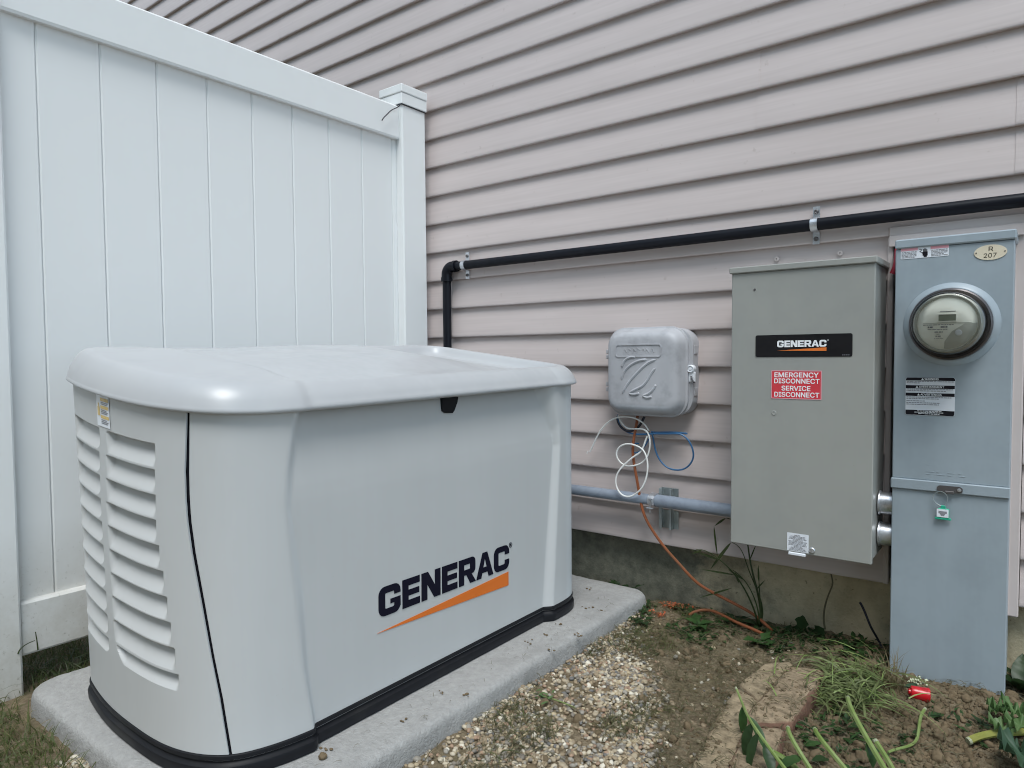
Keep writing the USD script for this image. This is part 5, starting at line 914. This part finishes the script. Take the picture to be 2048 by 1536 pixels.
rosette('broadleaf_weed', 'bright lobed weed in front of the orange cable', (-0.610, -0.135, gz(-0.61, -0.135) + 0.004), 6, 0.055, 'leaf_mid', 9, 2, 0.5, wr_=0.5)
rosette('broadleaf_weed', 'small dark weed near the orange paint marks', (-0.890, -0.030, gz(-0.89, -0.03) + 0.004), 6, 0.045, 'leaf', 19, 2, 0.5)
# ivy-like leaves at the wall
iv = thing('ivy_sprig', 'broad dark leaves at the wall left of the black stake', 'ivy', (-0.50, 0.0, 0.03))
for k, (bx, bz, tx, ty, tz, w) in enumerate(((-0.535, 0.022, -0.528, -0.020, 0.082, 0.046), (-0.500, 0.020, -0.470, -0.030, 0.062, 0.050), (-0.545, 0.02, -0.575, -0.03, 0.040, 0.035), (-0.49, 0.015, -0.455, -0.04, 0.028, 0.034))):
    obj('leaf', leaf((bx, -0.004, bz), (tx, ty, tz), w, 0.05, 0.2, 1.5, 12, 0.8, up=(0, -1, 0.4), seed=k), M['leaf'], iv, smooth=60)
# tall grass weed leaning on the foundation
tgw = thing('tall_weed', 'tall thin-leaved weed growing against the foundation left of the switch', 'weed', (-0.655, -0.02, 0.02))
def strand(pts, r0, r1, mat_, t, nm='stem', n=24): obj(nm, tube(pts, np.linspace(r0, r1, n), 6, n), M[mat_], t)
root = (-0.6550, -0.012, 0.015)
strand([root] + [(-0.6484, -0.0450, 0.1385), (-0.6693, -0.0450, 0.2233), (-0.6994, -0.0450, 0.3225), (-0.7416, -0.0450, 0.3375)], 0.0040, 0.0014, 'reed', tgw)
strand([root] + [(-0.6635, -0.0600, 0.1100), (-0.7081, -0.0600, 0.1752), (-0.7536, -0.0600, 0.2119), (-0.8082, -0.0600, 0.2329), (-0.8401, -0.0600, 0.2244)], 0.0032, 0.0011, 'reed', tgw)
strand([root] + [(-0.6516, -0.0700, 0.1301), (-0.6779, -0.0700, 0.1689), (-0.7120, -0.0700, 0.1920)], 0.0026, 0.001, 'reed', tgw)
strand([root] + [(-0.6379, -0.0500, 0.1126), (-0.6411, -0.0500, 0.1634), (-0.6443, -0.0500, 0.2055)], 0.0026, 0.001, 'reed', tgw)
strand([root] + [(-0.6470, -0.0400, 0.1299), (-0.6797, -0.0400, 0.2053), (-0.7067, -0.0400, 0.2575), (-0.7248, -0.0400, 0.2650)], 0.0028, 0.001, 'reed', tgw)
for k, ((pa, pb), w) in enumerate((
        ([(-0.7416, -0.0450, 0.3375), (-0.7784, -0.0450, 0.3079)], 0.01),
        ([(-0.7769, -0.0490, 0.3089), (-0.7671, -0.0490, 0.2129)], 0.009),
        ([(-0.7216, -0.0530, 0.2700), (-0.7903, -0.0530, 0.1730)], 0.014),
        ([(-0.7091, -0.0570, 0.1742), (-0.8203, -0.0570, 0.1714)], 0.008),
        ([(-0.7207, -0.0450, 0.1296), (-0.8282, -0.0450, 0.0764)], 0.008),
        ([(-0.6852, -0.0490, 0.1619), (-0.7347, -0.0490, 0.1854)], 0.009),
        ([(-0.7563, -0.0530, 0.2097), (-0.8318, -0.0530, 0.2211)], 0.01),
        ([(-0.6389, -0.0570, 0.1658), (-0.6421, -0.0570, 0.2164)], 0.008),
        ([(-0.6693, -0.0450, 0.2233), (-0.6522, -0.0450, 0.2735)], 0.006),
        ([(-0.6980, -0.0490, 0.3235), (-0.7216, -0.0490, 0.2661)], 0.01),
        ([(-0.8111, -0.0530, 0.2308), (-0.8479, -0.0530, 0.2121)], 0.008),
        ([(-0.6473, -0.0570, 0.1420), (-0.6219, -0.0570, 0.1764)], 0.006),
        ([(-0.7013, -0.0450, 0.1486), (-0.7135, -0.0450, 0.1823)], 0.01),
        )):
    obj('leaf', leaf(pa, pb, w * 0.68, 0.06, 0.3, 0, 10, 1.0, up=(0, -1, 0.3), seed=k), M['reed'], tgw, smooth=60)
# bare twig and dark stake at the foundation
tv = thing('bare_twig', 'thin brown twig climbing the foundation below the switch', 'twig', (-0.47, -0.005, 0.1))
strand([(-0.4698, -0.0120, 0.0553), (-0.4680, -0.0120, 0.1310), (-0.4566, -0.0120, 0.1688), (-0.4517, -0.0120, 0.1867), (-0.4572, -0.0120, 0.2180), (-0.4652, -0.0120, 0.2405), (-0.4745, -0.0120, 0.2571)], 0.0030, 0.0016, 'twig', tv, 'twig', 30)
strand([(-0.4639, -0.0120, 0.2379), (-0.4484, -0.0120, 0.2393), (-0.4357, -0.0120, 0.2486)], 0.0016, 0.0012, 'twig', tv, 'side_shoot', 10)
sk = thing('black_stake', 'thin black stake leaning by the left foot of the meter cabinet', 'stake', (-0.36, -0.02, 0.08))
strand([(-0.3775, -0.0350, 0.1574), (-0.3651, -0.0350, 0.1330), (-0.3526, -0.0350, 0.1019)] + [(-0.3421, -0.0100, 0.0664), (-0.3274, -0.0100, 0.0374)], 0.0036, 0.0030, 'wire_black', sk, 'rod', 20)
# marking paint on grass stubs and earth
pr = np.random.default_rng(14)
po = thing('paint_marks', 'bright orange marking paint sprayed on the soil at the wall', 'paint mark', (-0.95, -0.03, 0.03))
for (cx, cy, sx, sy, n) in ((-0.925, -0.022, 0.015, 0.010, 95), (-0.900, -0.006, 0.018, 0.006, 50), (-0.960, -0.092, 0.006, 0.005, 12), (-0.926, -0.100, 0.008, 0.006, 18)):
    px, py = cx + sx * pr.normal(size=n), np.minimum(cy + sy * pr.normal(size=n), 0.018)
    obj('painted_blades', blades(px, py, pr.uniform(0.004, 0.013, n), pr.uniform(0.003, 0.007, n), pr.uniform(0.3, 1, n), mode='lie', z=ground_z(px, py) + pr.uniform(0.001, 0.006, n)), M['paint_orange'], po)
# sprig on the gravel
sp = thing('pulled_sprig', 'small bright green sprig with its stalk lying on the gravel by the pad', 'sprig', (-0.93, -0.72, 0.02))
spts = [(-0.925, -0.735, gz(-0.925, -0.735) + 0.014), (-0.885, -0.728, gz(-0.885, -0.728) + 0.014), (-0.835, -0.738, gz(-0.835, -0.738) + 0.010)]
strand(spts, 0.0014, 0.0018, 'stem', sp)
for k in range(16):
    b_ = np.array(spts[0]) + pr.normal(0, 0.014, 3) * [1, 1, 0.25]; tp = b_ + pr.normal(0, 0.014, 3) * [1, 1, 0.4] + [0, 0, 0.006]
    obj('leaf', leaf(b_, tp, 0.008, 0.1, 0.3, 0, 6, 1.0, seed=k), M['leaf_kale'], sp, smooth=60)
# straw stump by the meter
sg = thing('straw_clump', 'clump of dry straw stubble at the foot of the meter cabinet', 'straw', (-0.29, -0.20, 0.02)); n = 110
px, py = -0.290 + 0.022 * pr.normal(size=n), -0.205 + 0.022 * pr.normal(size=n)
obj('stubble', blades(px, py, pr.uniform(0.03, 0.10, n), pr.uniform(0.0016, 0.0036, n), pr.uniform(0.1, 0.9, n), curl=0.5), M['straw'], sg)
n = 60; px, py = -0.300 + 0.03 * pr.normal(size=n), -0.215 + 0.03 * pr.normal(size=n)
obj('loose_straw', blades(px, py, pr.uniform(0.03, 0.09, n), pr.uniform(0.0014, 0.003, n), pr.uniform(0.2, 1.0, n), mode='lie', curl=0.6), M['straw'], sg)
# pulled green grass in the hollow
n = 300; px, py = -0.350 + 0.045 * pr.normal(size=n), -0.290 + 0.062 * pr.normal(size=n)
obj('pulled_grass', blades(px, py, pr.uniform(0.04, 0.14, n), pr.uniform(0.0022, 0.0068, n), pr.uniform(0.1, 1.6, n), mode='lie', curl=0.5, z=ground_z(px, py) + pr.uniform(0.002, 0.036, n)), M['pulled'], smooth=True, label='heap of pulled green grass between the edging stones and the meter cabinet', cat='grass', kind='stuff')
n = 90; px, py = -0.345 + 0.060 * pr.normal(size=n), -0.300 + 0.085 * pr.normal(size=n)
obj('cut_stems', blades(px, py, pr.uniform(0.05, 0.16, n), pr.uniform(0.0016, 0.0030, n), pr.uniform(0.1, 1.0, n), mode='lie', curl=0.35, z=ground_z(px, py) + pr.uniform(0.006, 0.045, n)), M['stem'], smooth=True, label='thin pale cut stems tossed over the pulled grass', cat='stems', kind='stuff')
# long stalks lying on the soil
def stalk(label, pts, r0, r1, mat_='stem', leaves=(), pale=True, name='plant_stalk'):
    t = thing(name, label, 'plant stalk', pts[0]); pts = [np.array(p) for p in pts]
    P_ = spline(pts, 30); strand(pts, r0, r1, mat_, t, 'stalk', 30)
    if pale:
        d = P_[0] - P_[1]; d /= np.linalg.norm(d); obj('cut_end', tube([P_[0] - d * 0.004, P_[0] + d * 0.0015], [r0 * 1.04, r0 * 0.97], 10), M['stem_pale'], t)
    for k, (s_, dx, dy, dz, w) in enumerate(leaves):
        b_ = P_[int(s_ * 29)]; obj('leaf', leaf(b_, b_ + np.array([dx, dy, dz]), w, 0.25, 0.35, 0, 12, 1.1, seed=k + 3), M['leaf' if k % 3 else 'leaf_mid'], t, smooth=60)
    return t
def on_soil(pts, h0, h1): return [(p[0], p[1], gz(p[0], p[1]) + h) for p, h in zip(pts, np.linspace(h0, h1, len(pts)))]
stalk('long pale stalk lying across the soil to the foot of the meter cabinet', on_soil([(-0.5136, -0.0371, 0.0300), (-0.4660, -0.0271, 0.0300), (-0.3922, -0.0761, 0.0300), (-0.3074, -0.1427, 0.0300)], 0.006, 0.012), 0.0022, 0.0028)
stalk('short cut grass stalk lying at the top of the edging stones', on_soil([(-0.5328, -0.2924, 0.0500), (-0.4977, -0.2482, 0.0500), (-0.4709, -0.2390, 0.0500)], 0.012, 0.010), 0.0030, 0.0020)
stalk('thin stalk with large drooping leaves over the nearest edging stone', [(-0.5092, -0.6063, 0.1100)] + [(-0.4657, -0.6762, 0.1050), (-0.4116, -0.7504, 0.1050)] + [(-0.3757, -0.7708, 0.0850), (-0.3284, -0.8209, 0.0850)], 0.0024, 0.0038, leaves=((0.22, 0.004, -0.012, -0.062, 0.017), (0.50, -0.012, -0.030, -0.065, 0.024), (0.62, -0.018, -0.035, -0.060, 0.022), (0.40, 0.055, -0.035, -0.030, 0.020), (0.66, 0.03, -0.04, -0.03, 0.022)))
stalk('cut green stalk with a pale end, leftmost of those at the lower edge', [(-0.3766, -0.6934, 0.1050)] + [(-0.3517, -0.7297, 0.0950)] + [(-0.3203, -0.7483, 0.0700), (-0.2943, -0.7921, 0.0700)], 0.0042, 0.0052, leaves=((0.5, -0.05, -0.03, -0.02, 0.03), (0.7, 0.04, -0.03, 0.01, 0.028)))
stalk('cut green stalk rising between two others at the lower edge', [(-0.3361, -0.6584, 0.1000)] + [(-0.3059, -0.6906, 0.0900)] + [(-0.2715, -0.7014, 0.0650), (-0.2455, -0.7367, 0.0650)], 0.0042, 0.0054, leaves=((0.6, 0.03, 0.01, -0.03, 0.03),))
stalk('longest cut green stalk, its pale tip near the middle of the soil', [(-0.3106, -0.4988, 0.1050)] + [(-0.2727, -0.5859, 0.1000)] + [(-0.2330, -0.6408, 0.0800), (-0.1938, -0.7182, 0.0800)], 0.0046, 0.0060, leaves=((0.55, 0.02, -0.02, -0.04, 0.022),))
stalk('cut green stalk close to the right of the longest one', [(-0.2437, -0.5839, 0.0750)] + [(-0.2205, -0.6140, 0.0650), (-0.1860, -0.6918, 0.0650)], 0.0050, 0.0058)
stalk('short thick cut stalk lying low at the bottom of the soil', [(-0.4024, -0.7160, 0.0600)] + [(-0.3752, -0.7096, 0.0500), (-0.3399, -0.7456, 0.0500)], 0.0055, 0.0060)
stalk('kinked thin green stalk below the red cap', on_soil([(-0.1908, -0.3250, 0.0350), (-0.1953, -0.4649, 0.0350)], 0.022, 0.020)[:1] + on_soil([(-0.1932, -0.3976, 0.0350), (-0.1953, -0.4649, 0.0350), (-0.2125, -0.5068, 0.0350), (-0.2291, -0.5367, 0.0350)], 0.020, 0.012), 0.0034, 0.0026)
stalk('thick yellow-green stalk lying by the curly leaves at the right edge', on_soil([(-0.1059, -0.3990, 0.0450), (-0.0760, -0.3649, 0.0450), (-0.0320, -0.3131, 0.0450), (0.0087, -0.2658, 0.0450)], 0.018, 0.022), 0.0072, 0.0066, 'stem_yellow')
# curly-leaved plant at the right edge
ky = thing('curly_plant', 'pale green curly-leaved plant pulled up at the right edge', 'plant', (-0.04, -0.22, 0.06))
kr = np.random.default_rng(23)
def ruffle(c, R, seed, mat_):
    r = np.random.default_rng(seed); n, m = 12, 7; az = np.linspace(0, 2 * np.pi, n * 4, endpoint=False); rr_ = np.linspace(0, 1, m)
    A_, Rr = np.meshgrid(az, rr_, indexing='ij'); wv = np.sin(A_ * 7 + r.uniform(0, 6)) * Rr ** 2 * 0.35 + np.sin(A_ * 11 + r.uniform(0, 6)) * Rr ** 2 * 0.22
    tl = r.normal(0, 0.35, 2); x_, y_ = Rr * np.cos(A_) * (1 + 0.15 * np.sin(3 * A_)), Rr * np.sin(A_) * 0.8; z_ = wv + 0.3 * Rr ** 2 + tl[0] * x_ + tl[1] * y_
    v = np.stack([c[0] + R * x_, c[1] + R * y_, c[2] + R * z_], -1).reshape(-1, 3); k = len(az); i, j = np.meshgrid(np.arange(k), np.arange(m - 1), indexing='ij')
    q = np.stack([i * m + j, ((i + 1) % k) * m + j, ((i + 1) % k) * m + j + 1, i * m + j + 1], -1).reshape(-1, 4)
    return trimesh.Trimesh(v, np.vstack([q[:, [0, 1, 2]], q[:, [0, 2, 3]]]), process=False)
for k, (q, R, mm) in enumerate(zip([(-0.0617, -0.2555, 0.0600), (-0.0494, -0.3024, 0.0600), (-0.0328, -0.2948, 0.0600), (-0.0528, -0.3483, 0.0600), (-0.0235, -0.3356, 0.0600), (-0.0621, -0.3069, 0.0600), (-0.0167, -0.2578, 0.0600), (-0.0298, -0.4075, 0.0600), (-0.0150, -0.4425, 0.0600)], (0.022, 0.026, 0.024, 0.022, 0.026, 0.016, 0.026, 0.024, 0.040), ('leaf_kale',) * 7 + ('leaf_blue', 'leaf_blue'))):
    obj('curly_leaf', ruffle((q[0], q[1], 0.060 + 0.008 * (k % 3) - 0.02 * (k > 6)), R, 300 + k, mm), M[mm], ky, smooth=80)
for k in range(5):
    q = np.array([-0.055 + 0.012 * k, -0.235 - 0.01 * (k % 2), 0.035]); strand([q, q + [0.03, -0.03, 0.012], q + [0.07, -0.05, 0.0]], 0.0022, 0.0018, 'stem', ky, 'leaf_stalk', 10)
# pale flower head, leaves beside the red cap
fh = thing('flower_head', 'pale yellow-green flower head lying by the cabinet foot above the red cap', 'flower', (-0.222, -0.170, 0.04))
fr_ = np.random.default_rng(9); bl = []
for k in range(60):
    q = np.array([-0.222, -0.172, 0.040]) + fr_.normal(0, 1, 3) * [0.012, 0.007, 0.004]; s = trimesh.creation.icosphere(1, fr_.uniform(0.0015, 0.003)); bl.append(trimesh.Trimesh(s.vertices + q, s.faces, process=False))
obj('florets', bl, M['flower'], fh)
for k, (dx, dy) in enumerate(((0.045, -0.012), (0.03, -0.03), (-0.03, -0.02))): obj('leaf', leaf((-0.222, -0.178, 0.034), (-0.222 + dx, -0.178 + dy, 0.030), 0.016, 0.1, 0.2, 0, 8, 1.0, seed=k), M['leaf_blue'], fh, smooth=60)
for k, q in enumerate([(-0.1757, -0.3084, 0.0350), (-0.3004, -0.4685, 0.0350), (-0.3561, -0.5906, 0.0350), (-0.3150, -0.3417, 0.0350), (-0.3319, -0.6354, 0.0350), (-0.3777, -0.6907, 0.0350)]):
    t = thing('fallen_leaf', ('rounded green leaf below the red cap', 'small leaf on the soil beside the longest stalk', 'rounded green leaf between the two leftmost cut stalks', 'narrow leaf in the heap of pulled grass', 'dark leaf low between cut stalks at the lower edge', 'dark leaf at the lower edge by the leftmost stalk')[k], 'leaf', q)
    a_ = kr.uniform(0, 6.28); d = np.array([math.cos(a_), math.sin(a_), 0.15]) * 0.020; c = np.array([q[0], q[1], gz(q[0], q[1]) + 0.012])
    obj('leaf', leaf(c - d, c + d, 0.022, 0.1, 0.2, 0, 10, 0.9, seed=k + 40), M['leaf_mid' if k in (0, 2) else 'leaf'], t, smooth=60)
# low green growth creeping along the foundation and over the soil
gr_ = np.random.default_rng(77); gl = []
spots = [(-0.99 + 0.02 * gr_.normal(), -0.10 + 0.05 * gr_.normal()) for _ in range(26)] + [(gr_.uniform(-0.88, -0.38), min(0.018, gr_.normal(-0.045, 0.032))) for _ in range(120)] + [(gr_.normal(-0.79, 0.05), gr_.normal(-0.15, 0.035)) for _ in range(46)] + [(gr_.normal(-0.57, 0.04), gr_.normal(-0.12, 0.03)) for _ in range(30)] + [(gr_.uniform(-0.42, -0.30), gr_.uniform(-0.12, 0.01)) for _ in range(36)] + [(gr_.normal(-0.33, 0.07), gr_.normal(-0.50, 0.07)) for _ in range(70)] + [(gr_.normal(-0.10, 0.05), gr_.normal(-0.30, 0.03)) for _ in range(24)]
for k, (bx, by) in enumerate(spots):
    for _ in range(gr_.integers(2, 5)):
        az = gr_.uniform(0, 6.28); ln = gr_.uniform(0.008, 0.030); b_ = np.array([bx + gr_.normal(0, 0.006), min(by + gr_.normal(0, 0.006), 0.02), 0.0]); b_[2] = gz(b_[0], b_[1]) + gr_.uniform(0.001, 0.010)
        t_ = b_ + [math.cos(az) * ln, math.sin(az) * ln, ln * gr_.uniform(-0.1, 0.7)]; t_[1] = min(t_[1], 0.024); gl.append(leaf(b_, t_, ln * gr_.uniform(0.22, 0.55), gr_.uniform(0, 0.3), 0.3, int(gr_.integers(0, 3)), 7, 1.1, seed=k))
obj('ground_weeds', gl[::2], M['leaf_mid'], smooth=60, label='low green weeds creeping along the foot of the foundation', cat='weeds', kind='stuff')
obj('ground_weeds', gl[1::2], M['leaf'], smooth=60, label='darker low weeds mixed along the foot of the foundation', cat='weeds', kind='stuff')
# dark foliage in the nook to the right of the meter cabinet
dk = rosette('nook_weed', 'dark leafy weed in the nook right of the meter cabinet', (-0.028, -0.045, 0.02), 11, 0.095, 'leaf', 44, 0, 0.8, wr_=0.42)
# red plastic cap
rc = thing('bottle_cap', 'small bright red plastic cap lying on the soil by the meter cabinet', 'plastic cap', (-0.212, -0.235, 0.035))
def lathe_dir(prof, c, d, n=28):
    d = np.array(d, float); d /= np.linalg.norm(d); a_ = np.cross(d, [0, 0, 1]); a_ /= np.linalg.norm(a_); b_ = np.cross(d, a_); an = np.arange(n) * 2 * np.pi / n
    R = [np.array(c) + d * h + r_ * (np.cos(an)[:, None] * a_ + np.sin(an)[:, None] * b_) for r_, h in prof]; return rings(R)
cz = gz(-0.212, -0.235) + 0.017
cd_ = (0.93, 0.30, -0.10)
obj('cap_body', lathe_dir([(0.0, -0.019), (0.0125, -0.019), (0.0140, -0.017), (0.0150, -0.010), (0.0165, 0.012), (0.0175, 0.017), (0.0168, 0.0185), (0.0145, 0.0165), (0.0125, -0.012), (0.0, -0.0125)], (-0.212, -0.235, cz), cd_), M['red_cap'], rc, smooth=40)
obj('cap_rib', [lathe_dir([(0.0, -0.024), (0.0062, -0.0235), (0.0066, -0.0185)], (-0.212, -0.235, cz), cd_)], M['red_cap'], rc)
# clod on the pad, debris
cp = [(-1.0819, -1.2492, 0.0620)][0]
s = trimesh.creation.icosphere(3, 1.0); v = s.vertices; v = v * (1 + 0.8 * (meshkit.fbm(v * 1.5, 4, 91) - 0.5))[:, None] * 0.0075
obj('earth_clod', trimesh.Trimesh(v + [cp[0], cp[1], 0.0605], s.faces, process=False), M['clod'], smooth=True, label='small brown lump of earth on the near part of the pad', cat='clod')
db = [] 
for q in [(-1.0083, -0.4599, 0.0565), (-0.9887, -0.4705, 0.0565), (-1.0822, -0.5811, 0.0565), (-1.1707, -0.1249, 0.0565), (-1.0832, -0.4274, 0.0565), (-1.0814, -0.2655, 0.0565), (-1.1431, -1.0214, 0.0565), (-1.1756, -1.1208, 0.0565), (-1.0553, -1.0557, 0.0565), (-1.0073, -0.5878, 0.0565), (-1.0732, -0.5166, 0.0565), (-1.0362, -0.2678, 0.0565), (-1.0750, -0.9248, 0.0565), (-1.1448, -1.0847, 0.0565), (-1.1011, -1.2290, 0.0565), (-1.0236, -0.9035, 0.0565)]:
    for _ in range(4):
        c = np.array(q) + np.r_[kr.normal(0, 0.006, 2), 0]; s = trimesh.creation.icosphere(1, kr.uniform(0.0010, 0.0034)); db.append(trimesh.Trimesh(s.vertices * [1.3, 1, 0.6] + [c[0], c[1], 0.0572], s.faces, process=False))
obj('soil_crumbs', db, M['clod'], smooth=True, label='crumbs of soil scattered on the top of the pad', cat='crumbs', kind='stuff')
x, y = kr.uniform(-1.10, -1.02, 60), kr.uniform(-1.3, -0.15, 60)
obj('pad_litter', blades(x, y, kr.uniform(0.008, 0.022, 60), np.full(60, 0.0009), kr.uniform(0, 0.2, 60), mode='lie', z=np.full(60, 0.0545)), M['twig'], smooth=True, label='tiny dry stems scattered on the pad beside the generator', cat='stems', kind='stuff')
# weeds at the fence foot
fw = thing('fence_weed', 'thin weed stems growing up in front of the bottom fence rail', 'weed', (XF + 0.03, -1.43, 0.05))
strand([(-1.9700, -1.4389, 0.1028), (-1.9700, -1.4403, 0.1261), (-1.9700, -1.4428, 0.1498)], 0.0018, 0.0010, 'reed', fw, 'stem', 12)
strand([(-1.9700, -1.4810, 0.1076), (-1.9700, -1.4712, 0.1216), (-1.9700, -1.4574, 0.1269), (-1.9700, -1.4445, 0.1288)], 0.0016, 0.0009, 'reed', fw, 'stem', 14)
n = 170; px, py = XF + pr.uniform(-0.06, 0.10, n), pr.uniform(-1.46, -1.25, n)
obj('blades', blades(px, py, pr.uniform(0.03, 0.085, n), pr.uniform(0.0018, 0.0035, n), pr.uniform(0.3, 1.4, n)), M['reed'], fw)
